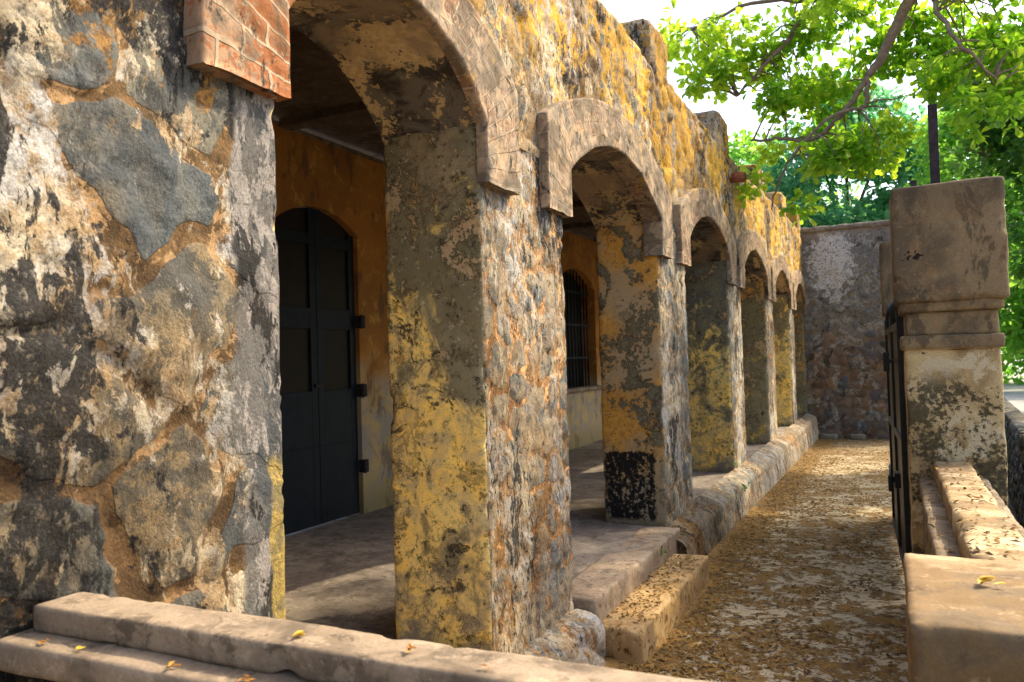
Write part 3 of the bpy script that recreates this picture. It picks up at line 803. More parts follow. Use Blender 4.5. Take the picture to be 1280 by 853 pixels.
# threshold slab between the first two free pillars, plinth of stones after it
rough_box('threshold_slab', (-1.75, -1.475, 4.06, 6.0, .02, .306), MAT['slab'], arcade, .010, .008, .02, 5)
def plinth():
    for (ya, yb, nm) in ((5.86, 17.5, 0), (-1.2, 4.12, 1)):
        n = int((yb - ya) / (.03 if nm == 0 else .025)); ys = np.linspace(ya, yb, n)
        prof = np.array([(-1.60, .335), (-1.58, .335), (-1.54, .318), (-1.50, .30), (-1.455, .278), (-1.425, .258), (-1.408, .225), (-1.40, .12), (-1.387, .03), (-1.38, -.05), (-1.375, -.3)])
        if nm: prof[:, 0] -= .02; prof[:, 1] = np.where(prof[:, 1] > .1, prof[:, 1] - .06, prof[:, 1])
        # resample finer
        k = np.linspace(0, len(prof) - 1, 46); prof = np.stack([np.interp(k, range(len(prof)), prof[:, 0]), np.interp(k, range(len(prof)), prof[:, 1])], 1)
        m = len(prof)
        sl = np.r_[0, np.cumsum(np.hypot(*np.diff(prof, axis=0).T))]
        Y = np.repeat(ys, m); X = np.tile(prof[:, 0], n); Z = np.tile(prof[:, 1], n); S = np.tile(sl, n)
        Q = np.stack([X, Y, S], 1)
        d, idr = stones(Y, S, .34, 500 + nm, 1.2, .2)
        mort = (1 - sstep(.06, .26, d)) * .9
        disp = (.007, .04)[nm] * (sstep(0, .2, d) - .6) + (.006, .03)[nm] * (idr - .5) + (.006, .024)[nm] * fbm(Q, 8, 5, 7, .62) + .004 * fbm(Q, 35, 3, 9)
        P = np.stack([X + disp * .75, Y, Z + disp * .75 * sstep(-.05, .2, Z)], 1)
        P[:, 2] -= .012 * (Y - 8) * (Y > 8)*0
        if nm == 0:   # blends into the slab's end
            t = sstep(5.86, 6.9, Y); P[:, 2] -= .05 * (1 - t) * sstep(.1, .25, Z)
        else:
            t = sstep(4.12, 4.0, Y); P[:, 0] -= .05 * (1 - t); P[:, 2] -= .03 * np.abs(fbm(Q, 2.5, 3, 9)) * (S < .3) + .03 * (1 - t)
        F = grid_faces(n, m, flip=True)
        F.append(tuple(range(m))); F.append(tuple((n - 1) * m + k for k in range(m))[::-1])
        mesh_obj('plinth', P, F, MAT['plinth'] if nm == 0 else MAT['rubble_pier'], arcade, {'mort': mort, 'cellr': idr})
MAT['plinth'] = rubble('plinth_stones', .28, .08, mortar=(.40, .29, .18), off=(3, 3, 8), ochre=.2, dark=1.5, fs=1.4, pink=.3)
plinth()
# rusty spout
m = MB(); m.tube([(FX - .1, 9.39, 3.64), (FX + .16, 9.39, 3.63)], [.062, .06], 14); o = m.build('drain_spout', MAT['rust'], arcade, True)
MB().tube([(FX + .15, 9.39, 3.63), (FX + .163, 9.39, 3.63)], [.045, .045], 14).build('spout_mouth', MAT['dark'], o)

# step
step = rough_box('stone_step', (-1.485, -1.225, 4.07, 5.77, -.05, .165), MAT['step'], None, .012, .010, .018, 15)
tag(step, 'long worn concrete step littered with leaves below the threshold slab', 'step')

# ================================================================== end wall
def end_wall():
    ys = 17.6
    xs = np.arange(-1.75, .75, .03); zs = np.arange(-.35, 4.13, .035)
    X, Z = np.repeat(xs, len(zs)), np.tile(zs, len(xs))
    d, idr = stones(X, Z, .2, 700, 1.25, .5)
    Pq = np.stack([X, np.full(X.shape, ys), Z], 1)
    mort = 1 - sstep(.06, .3, d)
    disp = .03 * (sstep(0, .5, d) - .5) + .02 * (idr - .5) + .015 * fbm(Pq, 8, 4, 5)
    up = sstep(3.0, 3.5, Z + .3 * fbm(Pq, 2, 3, 2)); disp *= (1 - .7 * up); mort = mort * (1 - .5 * up)
    Pq[:, 1] -= disp
    n, m = len(xs), len(zs)
    F = grid_faces(n, m, flip=False)
    k0 = len(Pq)
    V = np.concatenate([Pq, np.array([(x, 18.0, z) for x in (xs[0], xs[-1]) for z in (zs[0], zs[-1])])])
    # top, right, back closing
    for i in range(n - 1):
        pass
    F.append(tuple([i * m + m - 1 for i in range(n)] + [k0 + 3, k0 + 1]))
    F.append(tuple([(n - 1) * m + j for j in range(m)][::-1] + [k0 + 2, k0 + 3]))
    F.append((k0, k0 + 1, k0 + 3, k0 + 2))
    t = empty('end_wall', (-.5, 17.8, -.2), 'dark rubble wall closing the far end of the path, pale lime patch near its top', 'wall')
    mesh_obj('stonework', V, F, MAT['rubble_end2'], t, {'mort': np.r_[mort, np.zeros(4)], 'cellr': np.r_[idr, np.zeros(4)]})
    rough_box('coping', (-1.78, .78, 17.55, 18.05, 4.07, 4.19), MAT['coping_end'], t, .04, .02, .05, 9)
def end_mat():
    M = Mat('dark_rubble_end_wall', .92, .9, .02)
    mort = M.attr('mort'); cell = M.attr('cellr')
    n1 = M.noise(1.6, 6, .6, .5); n2 = M.noise(7, 10, .72, .6); n3 = M.noise(28, 8, .72)
    st = M.ramp(M.add(M.mul(cell, .8), M.mul(n2, .3)), [(.0, (.035, .03, .028)), (.3, (.17, .10, .06)), (.5, (.10, .10, .11)), (.7, (.24, .14, .075)), (.9, (.075, .085, .10)), (1., (.27, .18, .10))])
    mo = M.mix(M.map(n2, .35, .65), (.24, .17, .115), (.13, .10, .085))
    col = M.mix(M.mul(M.map(M.add(mort, M.mul(M.math('SUBTRACT', n2, .5), 2.)), .4, .6), M.map(M.noise(2.2, 6, .7), .42, .5)), st, mo)
    film = M.mul(M.map(M.add(M.Z, M.mul(n1, 1.6)), 2.2, 3.2), M.map(n2, .32, .5))
    col = M.mix(M.mul(film, .7), col, M.mix(M.map(n3, .4, .6), (.13, .135, .14), (.25, .24, .225)))
    ll = M.mul(M.map(M.noise(2.6, 9, .74, .8), .525, .55), M.map(n3, .42, .5))
    col = M.mix(M.mul(ll, .7), col, (.38, .35, .31))
    col = M.mix(M.mul(M.map(M.noise(3.3, 9, .76, .6), .56, .59), .85), col, (.03, .03, .03))
    # pale lime patch near the top
    wx = M.math('SUBTRACT', M.X, -1.02); wz = M.math('SUBTRACT', M.Z, 3.42)
    rr = M.math('SQRT', M.add(M.mul(wx, wx, 3.2), M.mul(wz, wz, 1.1)))
    pw = M.mul(M.map(M.add(rr, M.mul(M.math('SUBTRACT', n2, .5), 2.6)), .78, .66), M.map(n3, .40, .5))
    col = M.mix(M.mul(pw, .85), col, (.58, .57, .58))
    tp = M.map(M.add(M.Z, M.mul(M.math('SUBTRACT', n2, .5), .5)), 3.93, 4.02)
    col = M.mix(M.mul(tp, .6), col, (.25, .2, .16))
    return M.out(col, M.add(M.mul(n2, .7), M.mul(n3, .5)))
MAT['rubble_end2'] = end_mat()
MAT['coping_end'] = concrete('end_wall_coping', (.30, .25, .2), (.2, .16, .12), .6, (3, 9, 1))
end_wall()
for k, (x0, x1, lab) in enumerate([(-1.34, -1.02, 'pale flat stone lying in the left corner at the foot of the end wall'), (-.8, -.5, 'thin pale stone in the middle at the foot of the end wall')]):
    o = rough_box('flat_stone', (x0, x1, 17.3, 17.52, -.2, -.07), MAT['stone'], None, .05, .025, .03, 40 + k)
    tag(o, lab, 'stone', 'flat stones at the end wall')

# ================================================================== right boundary: gate pillars, gate, parapet
def gate_pillar(x0, y0, w, dep, zoff, label, post_h, px, res):
    t = empty('gate_pillar', (x0 + w / 2, y0 + dep / 2, 0), label, 'pillar', 'rendered pillars beside the gate')
    def bx_(nm, g, z0, z1, r=.012, s=0, amp=.006): 
        return rough_box(nm, (x0 - g, x0 + w + g, y0 - g, y0 + dep + g, z0 + zoff, z1 + zoff), MAT['pillar'], t, r, amp, res, s, 5)
    bx_('shaft', 0, -.3 - zoff, 1.60, .014, 1, .008)
    bx_('band', .017, 1.592, 1.675, .01, 2)
    bx_('neck', -.008, 1.67, 1.815, .012, 3)
    bx_('moulding', .02, 1.81, 1.875, .012, 4)
    bx_('cap', .046, 1.868, 2.55, .022, 5, .012)
    m = MB(); m.box(px, px + .052, y0 + dep * .45, y0 + dep * .45 + .02, 2.5 + zoff, 2.5 + zoff + post_h)
    m.box(px + .003, px + .02, y0 + dep * .45 + .021, y0 + dep * .45 + .06, 2.5 + zoff, 2.5 + zoff + post_h)
    m.build('iron_post', MAT['iron'], t, bevel=.002)
gate_pillar(.08, 5.2, .488, .5, 0., 'nearer brown gate pillar, its square cap daubed black and topped by a tall iron upright', .575, .262, .018)
gate_pillar(-.008, 8.05, .49, .5, .045, 'farther gate pillar half hidden behind the nearer one and the gate', .62, .235, .04)
def gate():
    # leaf shut between the pillars, seen nearly edge on
    a = np.array([.068, 5.74]); b = np.array([-.012, 8.02]); L = float(np.hypot(*(b - a))); an = math.atan2(b[1] - a[1], b[0] - a[0])
    t = empty('gate', (a[0], a[1], 0.02), 'black sheet metal gate seen edge on between the two pillars', 'gate')
    def T(V): 
        V = np.array(V, float); c, s = math.cos(an), math.sin(an)
        return np.stack([a[0] + V[:, 0] * c - V[:, 1] * s, a[1] + V[:, 0] * s + V[:, 1] * c, V[:, 2]], 1)
    def mk(nm, boxes, mat, bev=.003):
        m = MB()
        for q in boxes: m.box(*q)
        o = mesh_obj(nm, T(m.V), m.F, mat, t, smooth=False)
        md = o.modifiers.new('b', 'BEVEL'); md.width = bev; md.segments = 2
        return o
    ht = 1.86
    for u0, u1 in ((0, L / 2 - .005), (L / 2 + .005, L)):
        mk('gate_leaf', [(u0, u1, -.004, .004, .05, ht - .1)], MAT['gate'], .001)
        mk('gate_frame', [(u0, u0 + .05, -.022, .022, .04, ht), (u1 - .05, u1, -.022, .022, .04, ht), (u0 + .051, u1 - .051, -.02, .02, .04, .09),
                          (u0 + .051, u1 - .051, -.02, .02, ht - .13, ht - .08), (u0 + .051, u1 - .051, -.02, .02, .95, 1.0)], MAT['gate'])
    for k in range(14):
        m = MB(); u = .09 + k * (L - .18) / 13; m.tube([(u, 0, ht - .08), (u, 0, ht + .05), (u, 0, ht + .13)], [.009, .009, .001], 6)
        mesh_obj('spike', T(m.V), m.F, MAT['gate'], t)
    h = mk('latch', [(.25, .4, .023, .06, .66, .76), (.3, .34, .06, .1, .69, .73)], MAT['gate'])
    k = np.linspace(0, math.pi, 10); m = MB(); m.tube([(.33 + .035 * math.cos(q), .085, .74 + .07 * math.sin(q)) for q in k], [.007] * 10, 8)
    mesh_obj('padlock_shackle', T(m.V), m.F, MAT['steel'], t)
    mk('padlock', [(.285, .375, .07, .1, .63, .735)], MAT['gate'], .008)
    mk('upper_bolt', [(.6, .95, .023, .05, 1.50, 1.53), (.66, .72, .051, .09, 1.44, 1.58)], MAT['gate'])
gate()

def parapet_right():
    t = empty('boundary_parapet', (.3, 3.7, 0), 'low boundary wall with leaf-strewn stepped coping running up to the nearer gate pillar', 'wall')
    x0, x1, y0, y1 = .2, .385, 2.1, 5.215
    b = (.135, .45, y0, y1, -.3, .80)
    rough_box('wall', b, MAT['ledge'], t, .012, .01, .05, 3)
    n = 6; e = np.linspace(y0, y1, n + 1)
    rough_box('ledge', (.12, .47, y0, y1, .79, .86), MAT['ledge'], t, .014, .008, .025, 4)
    rough_box('coping', (x0, x1, y0, y1, .85, .955), MAT['coping_r'], t, .014, .009, .02, 5)
parapet_right()
blk = rough_box('end_block', (.012, .62, 1.63, 2.20, .55, 1.10), MAT['post'], None, .02, .007, .02, 6)
pb = empty('corner_post', (.3, 1.9, -.2), 'squat square concrete post close to the camera at lower right, yellow leaf on its top', 'post')
bpy.data.objects.remove(blk)
rough_box('block', (.012, .62, 1.63, 2.20, .72, 1.10), MAT['post'], pb, .011, .007, .015, 6)
rough_box('shaft', (.05, .58, 1.67, 2.16, -.3, .73), MAT['ledge'], pb, .02, .007, .05, 7)

def parapet_near():
    t = empty('near_parapet', (-.7, 1.1, 0), 'low wall with two-tier pinkish concrete coping crossing the lower left foreground', 'wall')
    rough_box('coping', (-1.575, .05, 1.036, 1.146, 1.085, 1.14), MAT['coping'], t, .007, .003, .012, 3, 9)
    rough_box('ledge', (-1.60, .05, .972, 1.146, 1.028, 1.087), MAT['coping'], t, .008, .003, .014, 4, 9)
    V, Fc = box_shell(-1.62, .05, 1.0, 1.13, -.3, 1.03, .03)
    disp, mort, idr = stone_fields(np.stack([V[:, 1], V[:, 0], V[:, 2]], 1), .2, 900, .02, .3)
    P, d = rounded(V, (-1.62, .05, 1.0, 1.13, -.3, 1.03), .01, .003, 8, 2, disp)
    mesh_obj('wall', P, Fc, MAT['rubble_near'], t, {'mort': mort, 'cellr': idr})
parapet_near()

# ================================================================== ground
xs = np.linspace(-1.8, .6, 60); ysv = np.linspace(-4, 17.9, 320)
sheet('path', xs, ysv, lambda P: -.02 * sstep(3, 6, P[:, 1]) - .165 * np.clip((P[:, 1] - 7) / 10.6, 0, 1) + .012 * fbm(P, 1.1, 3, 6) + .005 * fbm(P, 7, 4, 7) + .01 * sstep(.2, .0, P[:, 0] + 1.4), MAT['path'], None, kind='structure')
gx = [-400, -60, -8, .6, .74]; 
def ground():
    V = []; F = []
    def q(pts):
        o = len(V); V.extend(pts); F.append(tuple(range(o, o + len(pts))))
    zl = -.32
    q([(-400, -400, zl), (.78, -400, zl), (.78, 400, zl), (-400, 400, zl)])
    q([(.78, 34, -.0), (400, 34, -.0), (400, 400, -.0), (.78, 400, -.0)])
    q([(2.05, -6, 0), (400, -6, 0), (400, 34, 0), (3.05, 34, 0), (2.42, 22.6, 0), (2.09, 16.6, 0), (1.95, 12, 0)])
    q([(.78, -400, 0), (400, -400, 0), (400, -6, 0), (.78, -6, 0)])
    mesh_obj('ground', V, F, MAT['ground'], None, smooth=False)['kind'] = 'structure'
    mesh_obj('ditch_floor', [(.5, -6.2, -1.85), (4, -6.2, -1.85), (4, 34.2, -1.85), (.5, 34.2, -1.85)], [(0, 1, 2, 3)], MAT['earth'], smooth=False)['kind'] = 'structure'
ground()
def ditch():
    pts = np.array([(2.04, -6), (1.94, 12), (2.08, 16.6), (2.41, 22.6), (3.04, 34)])
    d = np.r_[0, np.cumsum(np.hypot(*np.diff(pts, axis=0).T))]
    s = np.arange(0, d[-1], .07); zs = np.arange(-1.9, .06, .06)
    X = np.interp(s, d, pts[:, 0]); Y = np.interp(s, d, pts[:, 1])
    XX, YY, ZZ = np.repeat(X, len(zs)), np.repeat(Y, len(zs)), np.tile(zs, len(s))
    f, idr = stones(YY, ZZ, .3, 800, 1.3); mort = 1 - sstep(.1, .3, f)
    P = np.stack([XX - .07 * (sstep(0, .5, f) - .5), YY, ZZ], 1)
    n, m = len(s), len(zs); F = grid_faces(n, m, flip=True)
    k0 = len(P); P = np.concatenate([P, np.stack([X + .35, Y, np.full(X.shape, .05)], 1)])
    for i in range(n - 1): F.append((i * m + m - 1, k0 + i, k0 + i + 1, (i + 1) * m + m - 1))
    o = mesh_obj('ditch_wall', P, F, MAT['rubble_ditch'], None, {'mort': np.r_[mort, np.zeros(n)], 'cellr': np.r_[idr, np.full(n, .5)]})
    tag(o, 'grey rubble retaining wall on the far side of the ditch at the right edge', 'wall')
    m = MB(); m.box(.62, .78, -6, 34, -1.85, -.02)
    tag(m.build('bank_wall', MAT['rubble_end'], None), 'rough masonry bank under the boundary wall, dropping into the ditch', 'wall')
ditch()

# leaf litter as many tiny scraps: nobody could count them
def scraps(name, P, size, mat, seed, label, kind='stuff', cat='litter'):
    r = np.random.default_rng(seed); n = len(P)
    th = r.random(n) * 6.283; L = size * (.4 + r.random(n) ** 2 * 1.6); W = L * (.25 + .4 * r.random(n))
    u = np.stack([np.cos(th), np.sin(th), r.normal(0, .25, n)], 1); v = np.stack([-np.sin(th), np.cos(th), r.normal(0, .35, n)], 1)
    V = np.stack([P - u * L[:, None], P - v * W[:, None], P + u * L[:, None], P + v * W[:, None], P + np.array([0, 0, 1]) * (L * .35)[:, None]], 1).reshape(-1, 3)
    b = np.arange(n)[:, None] * 5
    F = np.concatenate([b + [0, 1, 4], b + [1, 2, 4], b + [2, 3, 4], b + [3, 0, 4]]).tolist()
    o = mesh_obj(name, V, F, mat, None, {'tone': np.repeat(r.random(n), 5)}, smooth=False)
    return tag(o, label, cat, None, kind)
r = np.random.default_rng(5)
n = 30000
y = 3.6 + 14 * r.random(n) ** 1.7; x = -1.38 + 1.45 * r.random(n)
e = r.random(n) < .3; x = np.where(e, -1.37 + .22 * np.abs(r.normal(0, 1, n)), x)
clump = fbm(np.stack([x, y, x * 0], 1), 3.5, 4, 12) + r.normal(0, .18, n) > .02
keep = (clump | e) & (x < .1) & ~((x < -1.2) & (y > 4.05) & (y < 5.8) )
x, y = x[keep], y[keep]
z = -.02 * sstep(3, 6, y) - .165 * np.clip((y - 7) / 10.6, 0, 1) + .008
scraps('leaf_litter', np.stack([x, y, z], 1), .011, MAT['litter'], 3, 'brown and ochre leaf litter strewn over the sandy path')
n = 750; x = -1.47 + .23 * r.random(n) ** 1.2; y = 4.2 + 1.5 * r.random(n)
scraps('step_litter', np.stack([x, y, np.full(n, .17)], 1), .009, MAT['litter'], 4, 'brown leaf crumbs lying on the long step')
n = 320; x = .13 + .31 * r.random(n); y = 2.4 + 2.8 * r.random(n); z = np.where((x > .2) & (x < .385), .96, .865)
scraps('coping_litter', np.stack([x, y, z], 1), .010, MAT['litter'], 6, 'dry leaf crumbs on the stepped coping of the boundary wall')

# single fallen leaves
def fallen(x, y, z, L, mat, label, n=4, seed=0, name='fallen_leaf'):
    rr = random.Random(seed); V = []; F = []
    for k in range(n):
        a = rr.uniform(0, 6.28); l = L * rr.uniform(.5, 1); w = l * .32; ox, oy = rr.uniform(-.35, .35) * L, rr.uniform(-.25, .25) * L
        c, s = math.cos(a), math.sin(a); o = len(V)
        for u, v, h in ((-l / 2, 0, .001), (-.1 * l, w / 2, .3 * w), (.3 * l, w / 2.4, .35 * w), (l / 2, 0, .1 * w), (.3 * l, -w / 2.4, .3 * w), (-.1 * l, -w / 2, .35 * w), (.1 * l, 0, .05 * w)):
            V.append((x + ox + u * c - v * s, y + oy + u * s + v * c, z + .002 + h + k * .0015))
        F += [(o, o + 1, o + 6), (o + 1, o + 2, o + 6), (o + 2, o + 3, o + 6), (o + 3, o + 4, o + 6), (o + 4, o + 5, o + 6), (o + 5, o, o + 6)]
    ob = mesh_obj(name, V, F, MAT[mat], None, {'tone': np.repeat([rr.random() for _ in range(n)], 7)}, smooth=False)
    return tag(ob, label, 'leaf', 'fallen leaves on the foreground walls')

# ================================================================== trees
def leaf_cloud(name, C, D, size, mat, parent, seed, spread=.35, per=8, droop=.2, aspect=.5):
    """rosettes of leaves: C centres (n,3), D axis directions (n,3)"""
    r = np.random.default_rng(seed); n = len(C)
    C = np.repeat(C, per, 0); D = np.repeat(D, per, 0); N = len(C)
    rd = r.normal(0, 1, (N, 3)); rd /= np.linalg.norm(rd, axis=1, keepdims=True)
    d = D * .35 + rd; d[:, 2] -= droop; d /= np.linalg.norm(d, axis=1, keepdims=True)
    L = size * (.6 + .6 * r.random(N)); W = L * aspect * (.8 + .4 * r.random(N))
    base = C + rd * (spread * size * r.random(N))[:, None]
    upv = r.normal(0, .55, (N, 3)) + [0, 0, 1]
    sv = np.cross(d, upv); sv /= (np.linalg.norm(sv, axis=1, keepdims=True) + 1e-9)
    nn = np.cross(sv, d)
    f = lambda a, b, c: base + d * (L * a)[:, None] + sv * (W * b)[:, None] + nn * (W * c)[:, None]
    V = np.stack([f(0, 0, 0), f(.28, .16, .04), f(.58, .42, .1), f(.85, .47, .1), f(1, .2, -.02), f(1, -.2, -.02), f(.85, -.47, .1), f(.58, -.42, .1), f(.28, -.16, .04), f(.6, 0, -.02)], 1).reshape(-1, 3)
    b = np.arange(N)[:, None] * 10
    F = np.concatenate([b + q for q in ([0, 1, 2, 9], [9, 2, 3, 4], [9, 4, 5, 6], [9, 6, 7, 8])]).tolist() + (b + np.array([0, 9, 8])).tolist()
    tone = np.clip(np.repeat(.4 + .9 * fbm(C[::per], 1.6, 3, seed) + r.normal(0, .12, n), per) + r.normal(0, .2, N), 0, 1)
    return mesh_obj(name, V, F, mat, parent, {'tone': np.repeat(tone, 10)}, smooth=False)

def blob_points(blobs, dens, seed, shell=.35):
    r = np.random.default_rng(seed); C = []; D = []
    for (x, y, z, rx, ry, rz) in blobs:
        n = int(dens * (rx * ry * rz) ** (2 / 3.))
        v = r.normal(0, 1, (n, 3)); v /= np.linalg.norm(v, axis=1, keepdims=True)
        q = v * (r.random(n) ** shell)[:, None]
        p = q * [rx, ry, rz] + [x, y, z]
        k = fbm(p, .9 / max(rx, .4) + .35, 3, seed) > -.16
        C.append(p[k]); D.append(v[k])
    return np.concatenate(C), np.concatenate(D)

def limb(mb, pts, r0, r1, seg=9, wob=.05, seed=0):
    rr = random.Random(seed); pts = [np.array(p, float) for p in pts]; out = []
    for i in range(len(pts) - 1):
        k = 5
        for j in range(k):
            t = j / k
            p0 = pts[max(i - 1, 0)]; p1 = pts[i]; p2 = pts[i + 1]; p3 = pts[min(i + 2, len(pts) - 1)]
            q = .5 * ((2 * p1) + (-p0 + p2) * t + (2 * p0 - 5 * p1 + 4 * p2 - p3) * t * t + (-p0 + 3 * p1 - 3 * p2 + p3) * t ** 3)
            out.append(q + np.array([rr.uniform(-1, 1) for _ in range(3)]) * wob * .3)
    out.append(pts[-1]); n = len(out)
    mb.tube(out, [r0 + (r1 - r0) * (i / (n - 1)) for i in range(n)], seg)
    return out

def twigs(mb, frm, C, k, seed, r=.02):
    """thin branches from points along limbs to some leaf clusters"""
    rr = random.Random(seed); idx = rr.sample(range(len(C)), min(k, len(C)))
    frm = np.array(frm)
    for i in idx:
        c = C[i]; d = np.linalg.norm(frm - c, axis=1); j = int(np.argmin(d + np.array([rr.uniform(0, .5) for _ in d])))
        a = frm[j]; m = (a + c) / 2 + np.array([rr.uniform(-.15, .15), rr.uniform(-.15, .15), rr.uniform(-.05, .25)]) * np.linalg.norm(c - a)
        mb.tube([a, (a + m) / 2 + [0, 0, .02], m, (m + c) / 2, c], [r, r * .8, r * .6, r * .45, r * .25], 5)
#TREES-BEGIN
def near_tree():
    t = empty('almond_tree', (4.6, 12.2, 0), 'broad-leaved tree with crooked pale limb and big bright leaves hanging over the path', 'tree', 'trees beyond the wall')
    m = MB(); pts = []
    limb(m, [(4.6, 12.2, -.4), (4.5, 12.1, 1.5), (4.2, 12.0, 3.2), (3.5, 11.7, 5.0)], .30, .17, 14, .04, 1)
    m.build('trunk', MAT['bark'], t, True)
    m = MB()
    pts += limb(m, [(3.5, 11.7, 5.0), (2.6, 11.2, 6.0), (1.5, 10.6, 6.3), (.55, 10.1, 5.75), (.22, 10, 5.29), (.03, 10, 4.91), (-.11, 10, 4.75)], .10, .043, 10, .05, 2)
    pts += limb(m, [(-.11, 10, 4.75), (-.33, 10, 4.42), (-.60, 10.05, 4.18), (-.85, 10.1, 4.13), (-1.16, 10.1, 4.2), (-1.45, 10.1, 4.22)], .036, .014, 9, .05, 3)
    pts += limb(m, [(-.11, 10, 4.74), (-.13, 9.98, 4.5), (-.18, 9.95, 4.38), (-.5, 9.9, 4.33), (-.87, 9.8, 3.98), (-1.12, 9.8, 3.58), (-1.2, 9.8, 3.3)], .032, .009, 9, .05, 4)
    pts += limb(m, [(1.5, 10.6, 6.3), (.4, 10.8, 6.6), (-.6, 10.4, 5.9), (-1.2, 10.2, 5.2), (-1.6, 10.1, 4.8)], .06, .014, 8, .08, 5)
    pts += limb(m, [(-.6, 10.4, 5.9), (-1.4, 10.2, 5.95), (-2.1, 10., 5.7)], .035, .012, 7, .08, 6)
    pts += limb(m, [(2.6, 11.2, 6.0), (2.6, 10.2, 6.8), (2.4, 9, 7.6), (2.0, 8, 8.1)], .10, .03, 8, .1, 7)
    pts += limb(m, [(3.5, 11.7, 5.0), (4.6, 12.4, 6.6), (5.2, 12.8, 8.4)], .13, .05, 8, .1, 8)
    pts += limb(m, [(.55, 10.1, 5.75), (.6, 9.6, 5.2), (.8, 9.4, 4.7), (1.1, 9.5, 4.3)], .035, .01, 7, .08, 9)
    blobs = [(.55, 10.9, 5.7, .6, .4, .3), (1.3, 10.6, 5.0, .5, .4, .4), (.9, 11.2, 5.35, .5, .3, .3), (-.9, 10.8, 4.9, .45, .3, .35), (.0, 11, 5.3, .4, .3, .3), (1.5, 10.4, 4.3, .4, .4, .35), (.35, 10.8, 5.25, .5, .3, .3), (.9, 10.8, 4.9, .5, .3, .35), (-.35, 10.8, 4.95, .4, .3, .3), (-.6, 10.7, 4.3, .4, .3, .3), (.3, 9.7, 5.95, .5, .3, .3), (-.5, 9.8, 5.7, .4, .4, .3), (-2.12, 10, 5.62, .42, .5, .42), (-1.72, 10.2, 5.6, .42, .5, .4), (-1.66, 10, 5.08, .32, .4, .26), (-2.05, 9.9, 5.0, .22, .3, .2), (-1.25, 10.3, 5.3, .4, .5, .4),
             (-.8, 10.5, 5.6, .45, .6, .35), (-1.15, 10, 4.72, .34, .4, .26), (-1.28, 10.2, 4.2, .22, .3, .22), (-.9, 9.9, 3.95, .36, .4, .3),
             (-1.25, 9.9, 3.6, .3, .4, .26), (-.62, 10.3, 4.75, .3, .4, .2), (-.45, 9.9, 3.85, .42, .5, .32), (-.95, 9.9, 3.35, .36, .4, .2),
             (-.1, 10.2, 3.95, .4, .5, .34), (-.3, 10.6, 5.75, .32, .5, .22), (.3, 9.8, 5.62, .34, .5, .18), (.6, 9.7, 4.55, .36, .5, .28), (.82, 9.8, 5.55, .4, .5, .22),
             (1.25, 9.8, 5.45, .45, .5, .3), (1.3, 9.8, 4.75, .4, .5, .22), (1.05, 9.6, 4.1, .4, .5, .3), (.25, 10.4, 4.2, .3, .5, .22),
             (2.2, 10, 6.6, .7, .7, .35), (2.6, 9.2, 7.6, .9, .8, .5), (4.4, 10.5, 7.4, 1.4, 1.3, .9), (5.2, 12.8, 8.8, 1.6, 1.6, 1.), (0., 10.6, 7., .8, .8, .5), (3.4, 12.4, 6.6, 1., 1., .7)]  # unseen upper crown above the frame, added to dapple the sunlight
    C, D = blob_points(blobs, 470, 21, .55)
    LP = np.array(pts); dd = np.array([np.linalg.norm(LP[:, [0, 2]] - q[[0, 2]], axis=1).min() for q in C])
    kk = ~((dd < .16) & (C[:, 1] < 10.25) & (C[:, 0] < 1)); C, D = C[kk], D[kk]
    twigs(m, pts, C, 330, 5, .013)
    m.build('branches', MAT['bark'], t, True)
    leaf_cloud('crown', C, D, .118, MAT['leaf_near'], t, 31, .55, 7, .25, .66)
near_tree()

def bg_tree(name, base, top, blobs, dens, size, mat, label, seed, per=7, tw=120, r0=.25):
    t = empty(name, base, label, 'tree', 'trees beyond the wall')
    m = MB(); bx_, by_, bz_ = base
    pts = limb(m, [base, (bx_ + .15, by_ + .1, bz_ + (top[2] - bz_) * .45), top], r0, r0 * .45, 10, .1, seed)
    m.build('trunk', MAT['bark'], t, True)
    m = MB(); pts = pts[-4:]
    al = []
    for i, q in enumerate(blobs[:12]):
        al += limb(m, [top, ((top[0] + q[0]) / 2, (top[1] + q[1]) / 2, (top[2] + q[2]) / 2 + .3), q[:3]], r0 * .3, r0 * .08, 7, .15, seed + i)
    C, D = blob_points(blobs, dens * 2.2, seed, .4)
    twigs(m, al, C, tw, seed, .02)
    m.build('branches', MAT['bark'], t, True)
    leaf_cloud('crown', C, D, size, mat, t, seed + 50, .6, per, .2, .66)
    return t
# dark drooping tree at the right
bg_tree('drooping_tree', (5.2, 15.5, 0), (4.6, 15, 5), [(2.0, 14.5, 5.2, .9, .9, .6), (2.5, 14, 4.4, .8, .9, .7), (2.35, 14, 3.6, .7, .8, .6), (2.6, 14.2, 2.9, .8, .8, .6), (3.2, 14.5, 2.3, 1., .8, .6), (3.0, 15, 6.2, 1.3, 1.2, .8), (4.6, 15, 6.8, 1.8, 1.6, 1.2), (5.8, 15.5, 5.2, 1.8, 1.6, 1.5), (1.3, 14.8, 6.0, .6, .8, .45), (3.6, 14.5, 4.2, 1.2, 1., 1.2), (1.5, 14.6, 4.6, .5, .7, .4)],
        160, .15, MAT['leaf_dark'], 'dark leafy tree drooping low at the right edge above the road', 61, 8, 160)
